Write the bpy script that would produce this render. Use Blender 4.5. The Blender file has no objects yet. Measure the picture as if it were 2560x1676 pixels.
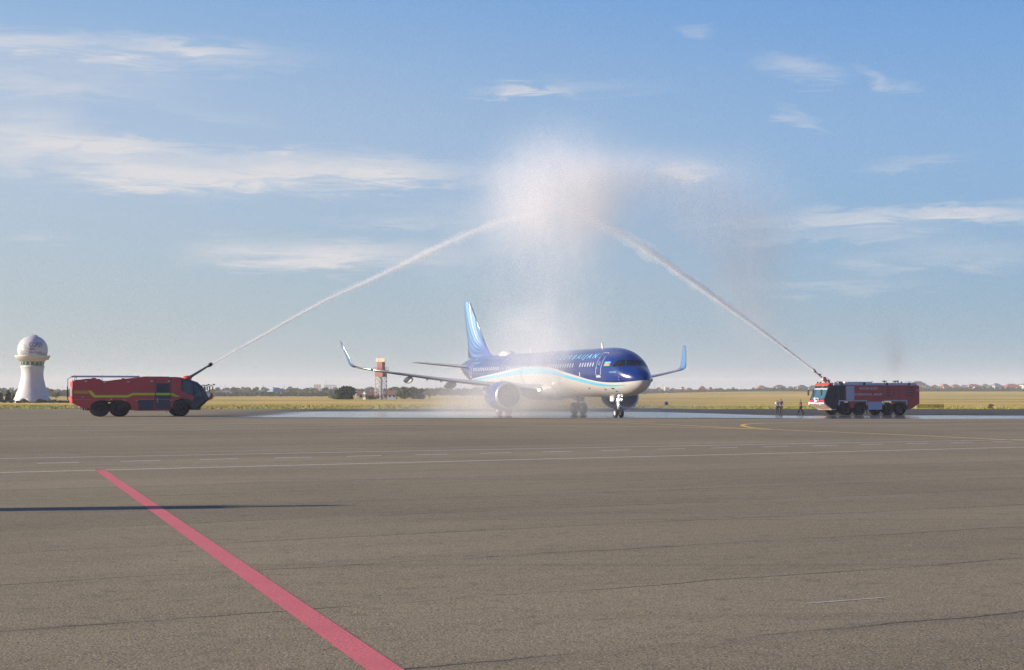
import bpy, bmesh, math, random
import numpy as np
from mathutils import Vector, Matrix
R=math.radians; PI=math.pi
sc=bpy.context.scene; COL=sc.collection
# ------------------------------------------------------------------ camera
CAMZ=2.05; FPX=3800.0; HY=983.0
PITCH=math.atan((HY-838)/FPX)
cd=bpy.data.cameras.new('camera'); cam=bpy.data.objects.new('camera',cd); COL.objects.link(cam)
cam.location=(0,0,CAMZ); cam.rotation_euler=(PI/2+PITCH,0,0)
cd.sensor_width=36; cd.lens=36*FPX/2560; cd.clip_end=20000; cd.clip_start=.1
sc.camera=cam
# ------------------------------------------------------------------ light
SUN_EL=R(17); SUN_AZ=(-0.985,-0.17)   # towards the sun, on the ground
sl=bpy.data.lights.new('sun','SUN'); sl.energy=5.0; sl.angle=R(.53); sl.color=(1.0,.86,.70)
sun=bpy.data.objects.new('sun',sl); COL.objects.link(sun)
sv=Vector((SUN_AZ[0]*math.cos(SUN_EL),SUN_AZ[1]*math.cos(SUN_EL),math.sin(SUN_EL)))
sun.rotation_euler=sv.to_track_quat('Z','Y').to_euler()
sc.view_settings.view_transform='Standard'; sc.view_settings.look='None'; sc.view_settings.gamma=1
sc.view_settings.exposure=0.75
sc.cycles.max_bounces=6; sc.cycles.volume_bounces=3; sc.cycles.transparent_max_bounces=8
sc.cycles.volume_step_rate=1.0; sc.cycles.volume_max_steps=256
sc.cycles.use_denoising=True; sc.cycles.denoising_prefilter='NONE'; sc.cycles.caustics_reflective=False; sc.cycles.caustics_refractive=False
W=bpy.data.worlds.new('World'); sc.world=W; W.use_nodes=True
nt=W.node_tree; nt.nodes.clear()
def N(t,nt=None,**k):
    n=(nt or NT).nodes.new(t)
    for a,v in k.items(): setattr(n,a,v)
    return n
def L(a,b): NT.links.new(a,b)
def mth(op,a,b=None,c=None,clamp=False):
    n=NT.nodes.new('ShaderNodeMath'); n.operation=op; n.use_clamp=clamp
    for i,v in enumerate((a,b,c)):
        if v is None: continue
        if isinstance(v,(int,float)): n.inputs[i].default_value=v
        else: L(v,n.inputs[i])
    return n.outputs[0]
def smooth(v,a,b,lo=0.,hi=1.):
    n=NT.nodes.new('ShaderNodeMapRange'); n.interpolation_type='SMOOTHSTEP'
    L(v,n.inputs[0]); n.inputs[1].default_value=a; n.inputs[2].default_value=b; n.inputs[3].default_value=lo; n.inputs[4].default_value=hi
    return n.outputs[0]
def lin(v,a,b,lo=0.,hi=1.):
    n=NT.nodes.new('ShaderNodeMapRange')
    L(v,n.inputs[0]); n.inputs[1].default_value=a; n.inputs[2].default_value=b; n.inputs[3].default_value=lo; n.inputs[4].default_value=hi
    return n.outputs[0]
def mixc(f,a,b,mode='MIX'):
    n=NT.nodes.new('ShaderNodeMix'); n.data_type='RGBA'; n.blend_type=mode
    if isinstance(f,(int,float)): n.inputs[0].default_value=f
    else: L(f,n.inputs[0])
    for i,v in ((6,a),(7,b)):
        if isinstance(v,tuple): n.inputs[i].default_value=(*v[:3],1)
        else: L(v,n.inputs[i])
    return n.outputs[2]
def noise(vec,scale,detail=3,rough=.5,dist=0.):
    n=NT.nodes.new('ShaderNodeTexNoise'); n.inputs['Scale'].default_value=scale; n.inputs['Detail'].default_value=detail
    n.inputs['Roughness'].default_value=rough; n.inputs['Distortion'].default_value=dist
    L(vec,n.inputs['Vector']); return n.outputs['Fac']
def mapping(vec,loc=(0,0,0),rot=(0,0,0),scale=(1,1,1),kind='POINT'):
    n=NT.nodes.new('ShaderNodeMapping'); n.vector_type=kind
    n.inputs[1].default_value=loc; n.inputs[2].default_value=rot; n.inputs[3].default_value=scale
    L(vec,n.inputs[0]); return n.outputs[0]
def vlen(v):
    n=NT.nodes.new('ShaderNodeVectorMath'); n.operation='LENGTH'; L(v,n.inputs[0]); return n.outputs['Value']
NT=nt
sky=N('ShaderNodeTexSky',sky_type='NISHITA',sun_disc=False,sun_elevation=SUN_EL,sun_rotation=math.atan2(SUN_AZ[0],SUN_AZ[1]),air_density=1.0,dust_density=1.0,ozone_density=2.2,altitude=0)
tc=N('ShaderNodeTexCoord'); sx=N('ShaderNodeSeparateXYZ'); L(tc.outputs['Generated'],sx.inputs[0])
az=mth('ARCTAN2',sx.outputs[0],sx.outputs[1]); el=mth('ARCSINE',sx.outputs[2])
cb=N('ShaderNodeCombineXYZ'); L(az,cb.inputs[0]); L(el,cb.inputs[1]); ae=cb.outputs[0]
wv=mapping(ae,scale=(7,30,1))
w1=noise(wv,1.3,5,.6,.6)
w2=noise(mapping(ae,loc=(3,1,0),rot=(0,0,.08),scale=(10,75,1)),2.,6,.65,.9)
cb2=N('ShaderNodeCombineXYZ'); L(mth('ADD',az,mth('MULTIPLY',mth('SUBTRACT',w1,.5),.10)),cb2.inputs[0])
L(mth('ADD',el,mth('MULTIPLY',mth('SUBTRACT',w2,.5),.030)),cb2.inputs[1]); aw=cb2.outputs[0]
CL=[(250,150,470,42,.45,0),(440,138,190,17,.45,2),(20,140,200,26,.25,0),(120,228,340,55,.34,0),(60,310,150,22,.2,0),(150,380,300,66,.55,-12),(40,430,160,36,.3,0),
(340,378,190,19,.6,-2),(330,440,160,30,.35,-4),(660,436,400,54,.75,2),(420,462,260,26,.35,3),(1000,434,180,36,.5,0),(760,638,270,42,.62,0),(960,642,240,36,.35,2),(980,556,180,18,.26,0),(1320,220,140,18,.5,0),
(1490,215,160,22,.14,0),(1980,182,110,32,.5,-6),(2210,215,70,20,.3,-20),(1960,298,90,15,.3,-20),(2260,555,420,26,.55,1),(2480,560,160,26,.3,-8),(2120,598,260,18,.32,2),(2330,648,260,42,.36,0),
(2310,422,130,20,.2,6),(2080,720,220,20,.22,0),(1740,434,58,17,.55,0),(60,614,90,9,.3,0),(735,387,30,16,.4,0),(540,300,120,18,.14,-10),(1750,75,50,12,.2,0),(1200,520,300,40,.12,0)]
acc=None
for px,py,a,b,s,t in CL:
    v=mapping(aw,loc=(math.atan((px-1280)/FPX),math.atan((983-py)/FPX),0),rot=(0,0,R(t)),scale=(a/FPX,b/FPX,1),kind='TEXTURE')
    g=mth('MULTIPLY',smooth(vlen(v),1.45,.0),s)
    acc=g if acc is None else mth('ADD',acc,g)
wisp=smooth(mth('ADD',mth('MULTIPLY',w1,.5),mth('MULTIPLY',w2,.6)),.38,.72)
cm=mth('MULTIPLY',acc,mth('ADD',mth('MULTIPLY',wisp,1.15),.48),clamp=True)
hs=N('ShaderNodeHueSaturation'); hs.inputs['Saturation'].default_value=1.0; hs.inputs['Value'].default_value=1.0; L(sky.outputs[0],hs.inputs['Color'])
sky_a=mixc(smooth(el,-.01,.17),(2.72,3.28,3.55),(3.0,3.68,4.88)); sky_b=mixc(smooth(el,.145,.31),sky_a,(1.35,2.75,5.0)); sky_b=mixc(smooth(el,.27,.75),sky_b,(.35,.95,2.6))
aza=mth('ABSOLUTE',az); sky_b=mixc(1.,sky_b,mixc(smooth(mth('ADD',aza,mth('MULTIPLY',az,.25)),.55,1.9),(1.,1.,1.),(.42,.56,.86)),'MULTIPLY')
side=mixc(smooth(az,-.5,.45),(.89,.90,.86),(.41,.645,.83)); own=mixc(1.,sky_b,side,'MULTIPLY')
skyc=mixc(.88,hs.outputs[0],own)
col=mixc(mth('MULTIPLY',cm,.95),skyc,(4.3,4.25,4.4))
bg=N('ShaderNodeBackground'); bg.inputs[1].default_value=.1; L(col,bg.inputs[0])
ow=N('ShaderNodeOutputWorld'); L(bg.outputs[0],ow.inputs[0])

# ------------------------------------------------------------------ helpers
def tag(o,label=None,cat=None,group=None,kind=None):
    if label: o['label']=label
    if cat: o['category']=cat
    if group: o['group']=group
    if kind: o['kind']=kind
    return o
def empty(name,loc=(0,0,0),rz=0,label=None,cat=None,group=None):
    o=bpy.data.objects.new(name,None); COL.objects.link(o); o.location=loc; o.rotation_euler=(0,0,rz); o.empty_display_size=.2
    return tag(o,label,cat,group)
def copy_tree(o,parent=None):
    c=o.copy(); COL.objects.link(c); c.parent=parent
    for ch in list(o.children): copy_tree(ch,c)
    return c
class MB:
    def __init__(s): s.v=[]; s.f=[]; s.sm=[]
    def add(s,vs,fs,smooth=False):
        b=len(s.v); s.v+= [tuple(v) for v in vs]; s.f+=[tuple(i+b for i in f) for f in fs]; s.sm+=[smooth]*len(fs); return s
    def box(s,x0,x1,y0,y1,z0,z1,M=None):
        vs=[Vector(p) for p in ((x0,y0,z0),(x1,y0,z0),(x1,y1,z0),(x0,y1,z0),(x0,y0,z1),(x1,y0,z1),(x1,y1,z1),(x0,y1,z1))]
        if M: vs=[M@v for v in vs]
        return s.add(vs,[(0,3,2,1),(4,5,6,7),(0,1,5,4),(1,2,6,5),(2,3,7,6),(3,0,4,7)])
    def prism(s,poly,y0,y1,axis='y',top=None):
        """poly in (x,z) extruded along y; top: the second outline"""
        top=top or poly; n=len(poly)
        vs=[(p[0],y0,p[1]) for p in poly]+[(p[0],y1,p[1]) for p in top]
        fs=[tuple(range(n)),tuple(reversed(range(n,2*n)))]+[(i,i+n,(i+1)%n+n,(i+1)%n) for i in range(n)]
        return s.add(vs,fs)
    def tube(s,pts,rad,n=8,cap=True):
        pts=[Vector(p) for p in pts]; m=len(pts)
        if isinstance(rad,(int,float)): rad=[rad]*m
        vs=[];fs=[]; up=Vector((0,0,1))
        for i,p in enumerate(pts):
            d=(pts[min(i+1,m-1)]-pts[max(i-1,0)]).normalized()
            u=up if abs(d.dot(up))<.95 else Vector((1,0,0))
            a=d.cross(u).normalized(); b=d.cross(a)
            for k in range(n):
                t=2*PI*k/n; vs.append(p+(a*math.cos(t)+b*math.sin(t))*rad[i])
        for i in range(m-1):
            for k in range(n): fs.append((i*n+k,i*n+(k+1)%n,(i+1)*n+(k+1)%n,(i+1)*n+k))
        s.add(vs,fs,True)
        if cap: s.f+=[tuple(len(s.v)-m*n+k for k in range(n)),tuple(len(s.v)-n+k for k in reversed(range(n)))]; s.sm+=[False,False]
        return s
    def lathe(s,prof,n=32,M=None,cap=False):
        """prof: (r,z) revolved about z"""
        vs=[];fs=[]; m=len(prof)
        for r,z in prof:
            for k in range(n):
                t=2*PI*k/n; v=Vector((r*math.cos(t),r*math.sin(t),z)); vs.append(M@v if M else v)
        for i in range(m-1):
            for k in range(n): fs.append((i*n+k,i*n+(k+1)%n,(i+1)*n+(k+1)%n,(i+1)*n+k))
        s.add(vs,fs,True)
        if cap: s.f+=[tuple(len(s.v)-m*n+k for k in reversed(range(n))),tuple(len(s.v)-n+k for k in range(n))]; s.sm+=[False,False]
        return s
    def build(s,name,mat,parent=None,bevel=0):
        me=bpy.data.meshes.new(name); me.from_pydata(s.v,[],s.f); me.polygons.foreach_set('use_smooth',s.sm)
        bm=bmesh.new(); bm.from_mesh(me); bmesh.ops.recalc_face_normals(bm,faces=bm.faces); bm.to_mesh(me); bm.free()
        me.update()
        o=bpy.data.objects.new(name,me); COL.objects.link(o); o.parent=parent
        for m in (mat if isinstance(mat,(list,tuple)) else [mat]): me.materials.append(m)
        if bevel:
            b=o.modifiers.new('bevel','BEVEL'); b.width=bevel; b.segments=2; b.limit_method='ANGLE'; b.angle_limit=R(25)
        return o
def np_mesh(name,V,F,mat,smooth=False):
    me=bpy.data.meshes.new(name); V=np.asarray(V,dtype=np.float32); F=np.asarray(F,dtype=np.int32)
    me.vertices.add(len(V)); me.vertices.foreach_set('co',V.ravel())
    k=F.shape[1]; me.loops.add(F.size); me.loops.foreach_set('vertex_index',F.ravel())
    me.polygons.add(len(F)); me.polygons.foreach_set('loop_start',np.arange(0,F.size,k,dtype=np.int32)); me.polygons.foreach_set('loop_total',np.full(len(F),k,dtype=np.int32))
    if smooth: me.polygons.foreach_set('use_smooth',np.ones(len(F),dtype=bool))
    me.update(calc_edges=True); me.validate()
    if mat: me.materials.append(mat)
    o=bpy.data.objects.new(name,me); COL.objects.link(o); return o
def new_mat(name):
    global NT
    m=bpy.data.materials.new(name); m.use_nodes=True; NT=m.node_tree
    b=NT.nodes['Principled BSDF']; return m,b
def mat(name,c,rough=.5,metal=0.,var=.08,scale=3.,emis=None,spec=.5,bump=0.,coat=0.):
    m,b=new_mat(name)
    t=N('ShaderNodeTexCoord').outputs['Object']
    f=noise(t,scale,5,.6)
    L(mixc(f,tuple(x*(1-var*1.6) for x in c),tuple(min(1,x*(1+var*1.6)) for x in c)),b.inputs['Base Color'])
    b.inputs['Roughness'].default_value=rough; b.inputs['Metallic'].default_value=metal
    b.inputs['Specular IOR Level'].default_value=spec; b.inputs['Coat Weight'].default_value=coat
    if emis: b.inputs['Emission Color'].default_value=(*emis[0],1); b.inputs['Emission Strength'].default_value=emis[1]
    if bump:
        bn=N('ShaderNodeBump'); bn.inputs['Distance'].default_value=bump; L(noise(t,scale*4,4),bn.inputs['Height']); L(bn.outputs[0],b.inputs['Normal'])
    return m
def text_mesh(txt,size,shear=0,bold=False,cut=0):
    cu=bpy.data.curves.new('t','FONT'); cu.body=txt; cu.size=size; cu.shear=shear; cu.align_x='LEFT'; cu.offset=.012*size if bold else 0; cu.resolution_u=3
    o=bpy.data.objects.new('t',cu); COL.objects.link(o); dg=bpy.context.evaluated_depsgraph_get(); dg.update()
    me=bpy.data.meshes.new_from_object(o.evaluated_get(dg)); bpy.data.objects.remove(o)
    if cut:
        bm=bmesh.new(); bm.from_mesh(me); zs=[v.co.y for v in bm.verts]; q=min(zs)+cut
        while q<max(zs):
            bmesh.ops.bisect_plane(bm,geom=bm.verts[:]+bm.edges[:]+bm.faces[:],plane_co=(0,q,0),plane_no=(0,1,0)); q+=cut
        bmesh.ops.triangulate(bm,faces=bm.faces[:]); bm.to_mesh(me); bm.free()
    V=[v.co.copy() for v in me.vertices]; F=[tuple(p.vertices) for p in me.polygons]; bpy.data.meshes.remove(me)
    return V,F
def ray_at(px,py,Y):
    """the point of the place seen at a pixel of the photograph, at depth Y"""
    u=(px-1280)/FPX; w=(838-py)/FPX
    d=Vector((u,math.cos(PITCH)-w*math.sin(PITCH),math.sin(PITCH)+w*math.cos(PITCH)))
    return Vector((0,0,CAMZ))+d*(Y/d.y)
def gpt(px,py,z=0): 
    p=ray_at(px,py,100); t=(z-CAMZ)/(p.z-CAMZ); return Vector((p.x*t,100*t,z))
def sm(t): t=min(max(t,0),1); return t*t*(3-2*t)
def zg(x,y):
    z=-.42*sm((x-14)/18)*sm((y-108)/50)*(1-sm((y-420)/300))
    z+=3.4*sm((y-520)/900)*sm((x/max(y,1)-.03)/.13)
    return z
# ------------------------------------------------------------------ ground
rows=[-40+4*i for i in range(76)]; 
while rows[-1]<6300: rows.append(min(6300,rows[-1]*1.07+4))
cols=[-84+4*i for i in range(54)]
while cols[-1]<3300: cols.append(min(3300,cols[-1]*1.15+6))
left=[-84.]
while left[-1]>-3300: left.append(max(-3300,left[-1]*1.15-6))
cols=sorted(set(cols+left))
EDGE=196
def warp(x,r): return r+38*sm((x-5)/30)*sm((r-148)/48)
def lattice(rr,dz,name,m):
    V=[];F=[];nc=len(cols)
    for r in rr:
        for x in cols:
            y=warp(x,r); V.append((x,y,zg(x,y)+dz))
    for i in range(len(rr)-1):
        for j in range(nc-1):
            a=i*nc+j; F.append((a,a+1,a+nc+1,a+nc))
    return np_mesh(name,V,F,m,True)
def posxyz():
    g=N('ShaderNodeNewGeometry').outputs['Position']; s=N('ShaderNodeSeparateXYZ'); L(g,s.inputs[0]); return g,s.outputs[0],s.outputs[1],s.outputs[2]
TH=R(28.2)
m,b=new_mat('airfield_grass')
g,x,y,z=posxyz()
n1=noise(mapping(g,scale=(.012,.055,1)),1,4,.55,.4); n2=noise(mapping(g,loc=(9,4,0),scale=(.05,.16,1)),1,5,.6,.6); n3=noise(g,1.2,4,.7); n4=noise(mapping(g,loc=(3,8,0),scale=(.0035,.03,1)),1,3,.5,.3)
straw=mixc(smooth(n3,.3,.7),(.56,.34,.11),(.88,.57,.19)); green=mixc(smooth(n3,.3,.7),(.16,.19,.04),(.36,.38,.085))
edge=smooth(y,300,205)     # the strip beside the pavement is greener
f=smooth(mth('ADD',mth('ADD',mth('MULTIPLY',n1,.6),mth('MULTIPLY',n4,.5)),mth('ADD',mth('MULTIPLY',n2,.35),mth('MULTIPLY',edge,.07))),.63,.86)
c=mixc(f,straw,green)
c=mixc(mth('MULTIPLY',smooth(n2,.60,.72),.55),c,(.07,.085,.035))
L(c,b.inputs['Base Color']); b.inputs['Roughness'].default_value=.95; b.inputs['Specular IOR Level'].default_value=.1
bn=N('ShaderNodeBump'); bn.inputs['Distance'].default_value=.25; bn.inputs['Strength'].default_value=.8; L(noise(g,2.2,5,.7),bn.inputs['Height']); L(bn.outputs[0],b.inputs['Normal'])
M_FIELD=m
# the asphalt
m,b=new_mat('asphalt')
g,x,y,z=posxyz()
r=mapping(g,rot=(0,0,-TH)); rs=N('ShaderNodeSeparateXYZ'); L(r,rs.inputs[0]); u,v=rs.outputs[0],rs.outputs[1]
fine=noise(g,38,2,.7); fine2=noise(mapping(g,loc=(5,5,0)),95,1,.5); med=noise(g,3.2,4,.6); big=noise(g,.09,4,.55,.5)
st=noise(mapping(r,scale=(.035,.9,1)),1,5,.6,.3); st2=noise(mapping(r,loc=(4,0,0),scale=(.01,.16,1)),1,4,.6)
vor=N('ShaderNodeTexVoronoi'); vor.inputs['Scale'].default_value=62; L(g,vor.inputs['Vector']); vs_=N('ShaderNodeSeparateColor'); L(vor.outputs['Color'],vs_.inputs[0])
base=mixc(smooth(big,.3,.7),(.228,.186,.110),(.288,.237,.140))
base=mixc(mth('MULTIPLY',smooth(st,.4,.75),.35),base,(.155,.120,.080)); base=mixc(mth('MULTIPLY',smooth(st2,.35,.7),.40),base,(.265,.208,.138))
base=mixc(mth('MULTIPLY',smooth(med,.52,.72),.45),base,(.125,.10,.072))
k=mth('ADD',mth('MULTIPLY',lin(fine,.25,.75,.45,1.55),.62),mth('MULTIPLY',lin(fine2,.25,.75,.3,1.7),.38))
kc=N('ShaderNodeCombineColor'); [L(k,kc.inputs[i]) for i in range(3)]
base=mixc(1.,base,kc.outputs[0],'MULTIPLY')
base=mixc(mth('MULTIPLY',mth('GREATER_THAN',vs_.outputs[0],.955),.6),base,(.46,.40,.30))
base=mixc(mth('MULTIPLY',mth('LESS_THAN',vs_.outputs[1],.12),.6),base,(.06,.06,.06))
# paving joints and cracks that run with the painted lines
vw=mth('ADD',v,mth('ADD',mth('MULTIPLY',mth('SUBTRACT',noise(mapping(r,scale=(.55,.2,1)),1,5,.65),.5),.45),mth('MULTIPLY',mth('SUBTRACT',fine,.5),.05)))
fr=mth('ABSOLUTE',mth('SUBTRACT',mth('FRACT',mth('DIVIDE',mth('ADD',vw,-2.15),3.29)),.5))   # joints at .5
joint=mth('MULTIPLY',smooth(fr,.011,.003),smooth(mth('ADD',noise(mapping(r,scale=(.35,.3,1)),1,4,.7),mth('MULTIPLY',fine,.25)),.50,.70))
wn=N('ShaderNodeTexWhiteNoise',noise_dimensions='2D'); wc_=N('ShaderNodeCombineXYZ'); L(mth('FLOOR',mth('DIVIDE',mth('ADD',vw,-.505),3.29)),wc_.inputs[0]); L(mth('FLOOR',mth('DIVIDE',u,57.)),wc_.inputs[1]); L(wc_.outputs[0],wn.inputs['Vector'])
lt=lin(wn.outputs['Value'],0,1,.91,1.08); lc=N('ShaderNodeCombineColor'); [L(lt,lc.inputs[i]) for i in range(3)]; base=mixc(1.,base,lc.outputs[0],'MULTIPLY')
tyre=noise(mapping(g,rot=(0,0,R(-9)),scale=(.012,1.5,1)),1,4,.7,.15); base=mixc(mth('MULTIPLY',mth('MULTIPLY',smooth(tyre,.56,.70),smooth(noise(mapping(g,scale=(.03,.05,1)),1,3),.42,.62)),.38),base,(.06,.055,.052))
stain=noise(mapping(g,loc=(11,3,0)),.55,3,.5,.4); base=mixc(mth('MULTIPLY',smooth(stain,.70,.76),.35),base,(.05,.047,.045))
halo=mth('MULTIPLY',smooth(fr,.07,.0),smooth(noise(mapping(r,loc=(7,2,0),scale=(.25,.3,1)),1,4,.6),.45,.7))
base=mixc(mth('MULTIPLY',halo,.35),base,(.075,.075,.075)); base=mixc(mth('MULTIPLY',joint,.72),base,(.018,.018,.02))
# standing water round the aircraft
d=mth('ADD',x,-4.); yn=mth('ADD',mth('MULTIPLY',mth('MULTIPLY',d,d),.0064),124.)
nw=noise(mapping(g,scale=(.03,.12,1)),1,4,.6); nw2=noise(mapping(g,loc=(2,7,0),scale=(.07,.55,1)),1,4,.6,.3)
near=smooth(mth('SUBTRACT',y,mth('ADD',yn,mth('MULTIPLY',nw,2.))),-.9,.5)
far=smooth(mth('ADD',y,mth('MULTIPLY',mth('SUBTRACT',nw,.5),26)),176,163)
wet=mth('MULTIPLY',mth('MULTIPLY',near,far),smooth(x,-31,-20))
damp=smooth(mth('ADD',mth('MULTIPLY',nw2,.9),mth('MULTIPLY',wet,.62)),.80,1.0)
wet2=mth('MULTIPLY',wet,mth('ADD',mth('MULTIPLY',damp,.72),.28))
skirt=mth('MULTIPLY',smooth(mth('SUBTRACT',y,mth('ADD',yn,mth('MULTIPLY',nw,2.))),-3.6,-1.2),smooth(x,-34,-20))
base=mixc(mth('MULTIPLY',mth('MULTIPLY',skirt,mth('SUBTRACT',1.,wet)),.85),base,(.035,.035,.038)); base=mixc(mth('MULTIPLY',wet,.55),base,(.03,.03,.033))
L(base,b.inputs['Base Color']); L(lin(wet2,0,1,.86,.13),b.inputs['Roughness']); L(lin(wet2,0,1,.22,.38),b.inputs['Specular IOR Level'])
bn=N('ShaderNodeBump'); bn.inputs['Distance'].default_value=.012; L(lin(wet2,0,1,.55,.03),bn.inputs['Strength']); L(fine,bn.inputs['Height']); L(bn.outputs[0],b.inputs['Normal'])
M_ASPH=m
tag(lattice(rows,0,'ground',M_FIELD),'dry straw and green airfield grass reaching to the trees',kind='structure')
tag(lattice([q for q in rows if q<=EDGE],.004,'apron',M_ASPH),'brown grey asphalt apron with joints and a wet band',kind='structure')
def paint(name,c,worn=.25,rough=.7):
    m,b=new_mat(name); g=N('ShaderNodeNewGeometry').outputs['Position']
    f=noise(g,34,3,.7); f2=noise(g,1.1,4,.6)
    c1=mixc(smooth(f2,.3,.7),tuple(q*.86 for q in c),c)
    L(mixc(mth('MULTIPLY',smooth(mth('ADD',mth('MULTIPLY',f,.7),mth('MULTIPLY',f2,.3)),.54,.66),worn),c1,(.10,.09,.08)),b.inputs['Base Color']); b.inputs['Roughness'].default_value=rough; b.inputs['Specular IOR Level'].default_value=.25
    bn=N('ShaderNodeBump'); bn.inputs['Distance'].default_value=.008; bn.inputs['Strength'].default_value=.5; L(f,bn.inputs['Height']); L(bn.outputs[0],b.inputs['Normal'])
    return m
P_RED=paint('red_paint',(.68,.165,.17),.75); P_WHITE=paint('white_paint',(.80,.70,.74),.3); P_YEL=paint('yellow_paint',(.78,.52,.10),.35); P_DASH=paint('pale_paint',(.74,.72,.76),.35)
def ribbon(mb,pts,w,dz=.008):
    pts=[Vector((p[0],p[1],0)) for p in pts]; n=len(pts); vs=[]
    for i,p in enumerate(pts):
        d=(pts[min(i+1,n-1)]-pts[max(i-1,0)]).normalized(); s=Vector((-d.y,d.x,0))*(w if isinstance(w,(int,float)) else w[i])/2
        for q in (p+s,p-s): vs.append((q.x,q.y,zg(q.x,q.y)+dz))
    return mb.add(vs,[(2*i,2*i+1,2*i+3,2*i+2) for i in range(n-1)])
def resample(pts,n):
    """a smooth curve through pts"""
    P=[Vector((p[0],p[1],0)) for p in pts]; out=[]
    for i in range(len(P)-1):
        a=P[max(i-1,0)];b_=P[i];c_=P[i+1];d_=P[min(i+2,len(P)-1)]
        for k in range(n):
            t=k/n; out.append(.5*((2*b_)+(c_-a)*t+(2*a-5*b_+4*c_-d_)*t*t+(3*b_-a-3*c_+d_)*t**3))
    out.append(P[-1]); return out
ex,ey=math.cos(TH),math.sin(TH)
def vline(p0,t0,t1,step=6): 
    n=max(2,int((t1-t0)/step)); return [(p0[0]+ex*(t0+(t1-t0)*i/n),p0[1]+ey*(t0+(t1-t0)*i/n)) for i in range(n+1)]
a=gpt(0,1182.5); b2=gpt(2560,1118.6); TH2=math.atan2(b2.y-a.y,b2.x-a.x); 
def straight(pa,pb,ext=40,n=24):
    d=(pb-pa).normalized(); A=pa-d*ext; B=pb+d*ext; return [A.lerp(B,i/n) for i in range(n+1)]
tag(ribbon(MB(),straight(a,b2),.16).build('white_line',P_WHITE),'thin pinkish white edge line nearer the camera',kind='structure')
a3=gpt(0,1147.5); b3=gpt(2560,1099.5)
tag(ribbon(MB(),straight(a3,b3),.15).build('white_line',P_WHITE),'thin white edge line farther from the camera',kind='structure')
da=gpt(91.6,1159.3); db=gpt(836,1139.2); dv=(db-da)/4; mbd=MB(); dr=gpt(2375,1107.6)-da; 
nd=round(dr.length/dv.length); dv=dr/nd
for i in range(-4,nd+6):
    p=da+dv*i; ribbon(mbd,[p,p+dv*.25,p+dv*.5],.16)
tag(mbd.build('dashed_line',P_DASH),'row of short pale dashes between the two white lines',kind='structure')
rp=[(224,1176),(252,1176.5),(281,1202),(322,1225),(378,1263),(424,1297),(504,1349),(563,1398),(645,1449),(730,1510),(812,1572),(890,1630),(966,1690),(1060,1770)]
ra_,rb_=gpt(249,1175),gpt(962,1676); rd_=(rb_-ra_); rp=[ra_+rd_*(i/28) for i in range(34)]
tag(ribbon(MB(),rp,.265).build('red_line',P_RED),'worn red painted line running diagonally to the camera',kind='structure')
yl=[[(2700,1108),(2528,1100.5),(2205,1085.5),(2050,1079.5),(1943,1075),(1885,1070.5),(1862,1066.5),(1856,1063.8),(1868,1061),(1900,1059),(1943,1057.8),(2124,1055),(2560,1052.5),(2700,1052)],
[(-100,1067),(140,1065.5),(560,1060.5),(820,1057.5),(1180,1055),(1420,1052.5),(1640,1056)],
[(1180,1052),(1480,1056.5),(1600,1059.6),(1720,1064.5),(1850,1071.5),(1943,1075)],
[(820,1063),(1180,1062.5),(1600,1067.4),(1760,1070),(1885,1073.5)]]
for q in yl:
    P=[gpt(*w) for w in q]
    tag(ribbon(MB(),resample(P,5),.30).build('yellow_line',P_YEL),'yellow painted taxi guide line on the apron',kind='structure')
scr=gpt(2000,1512); sc2=gpt(2235,1494)
tag(ribbon(MB(),[scr.lerp(sc2,i/6) for i in range(7)],[.01,.03,.035,.025,.03,.03,.008]).build('paint_streak',paint('faint_streak',(.60,.56,.52),.35)),'faint pale scrape on the asphalt',kind='structure')
# grass fringe: blades nobody could count
rng=np.random.default_rng(5); nT=26000
gx=rng.uniform(-95,125,nT); t=rng.uniform(0,1,nT)**1.6
V=[];F=[];
blade=mat('grass_blades',(.30,.27,.07),.9,var=.35,scale=.8,spec=.1)
blade.node_tree.nodes['Principled BSDF'].inputs['Specular IOR Level'].default_value=.1
for i in range(nT):
    r_=EDGE+.3+t[i]*60; xx=gx[i]; yy=warp(xx,r_)+rng.uniform(-.3,.3); zz=zg(xx,yy)-.02
    h=rng.uniform(.10,.26)*(1+.7*(rng.random()<.06)); w=rng.uniform(.03,.08); dx=rng.uniform(-.1,.1); dy=rng.uniform(-.1,.1); a_=rng.uniform(0,PI)
    q=len(V); V+= [(xx-w*math.cos(a_),yy-w*math.sin(a_),zz),(xx+w*math.cos(a_),yy+w*math.sin(a_),zz),(xx+dx,yy+dy,zz+h)]; F.append((q,q+1,q+2))
tag(np_mesh('grass',V,F,blade),'dry grass blades along the pavement edge',kind='stuff')
# ------------------------------------------------------------------ airliner
ST=[(0.00,0.02,3.12,3.08,3.10),(0.06,0.25,3.35,2.86,3.10),(0.2,0.46,3.56,2.66,3.11),(0.45,0.71,3.80,2.45,3.14),(0.9,1.01,4.07,2.22,3.20),(1.4,1.25,4.33,2.04,3.28),
(1.75,1.39,4.58,1.95,3.34),(2.1,1.5,4.86,1.88,3.40),(2.5,1.61,5.14,1.83,3.47),(3.0,1.73,5.40,1.79,3.55),(3.7,1.84,5.62,1.76,3.64),(4.6,1.92,5.78,1.74,3.74),
(5.8,1.97,5.86,1.73,3.80),(7.0,1.975,5.87,1.73,3.80),(31.0,1.975,5.87,1.73,3.80),(33.5,1.96,5.87,1.84,3.86),(35.8,1.86,5.86,2.14,4.0),(38.0,1.64,5.82,2.63,4.22),
(40.3,1.26,5.70,3.25,4.48),(42.3,.85,5.50,3.86,4.68),(43.7,.5,5.28,4.38,4.83),(44.5,.26,5.1,4.62,4.86)]
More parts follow.
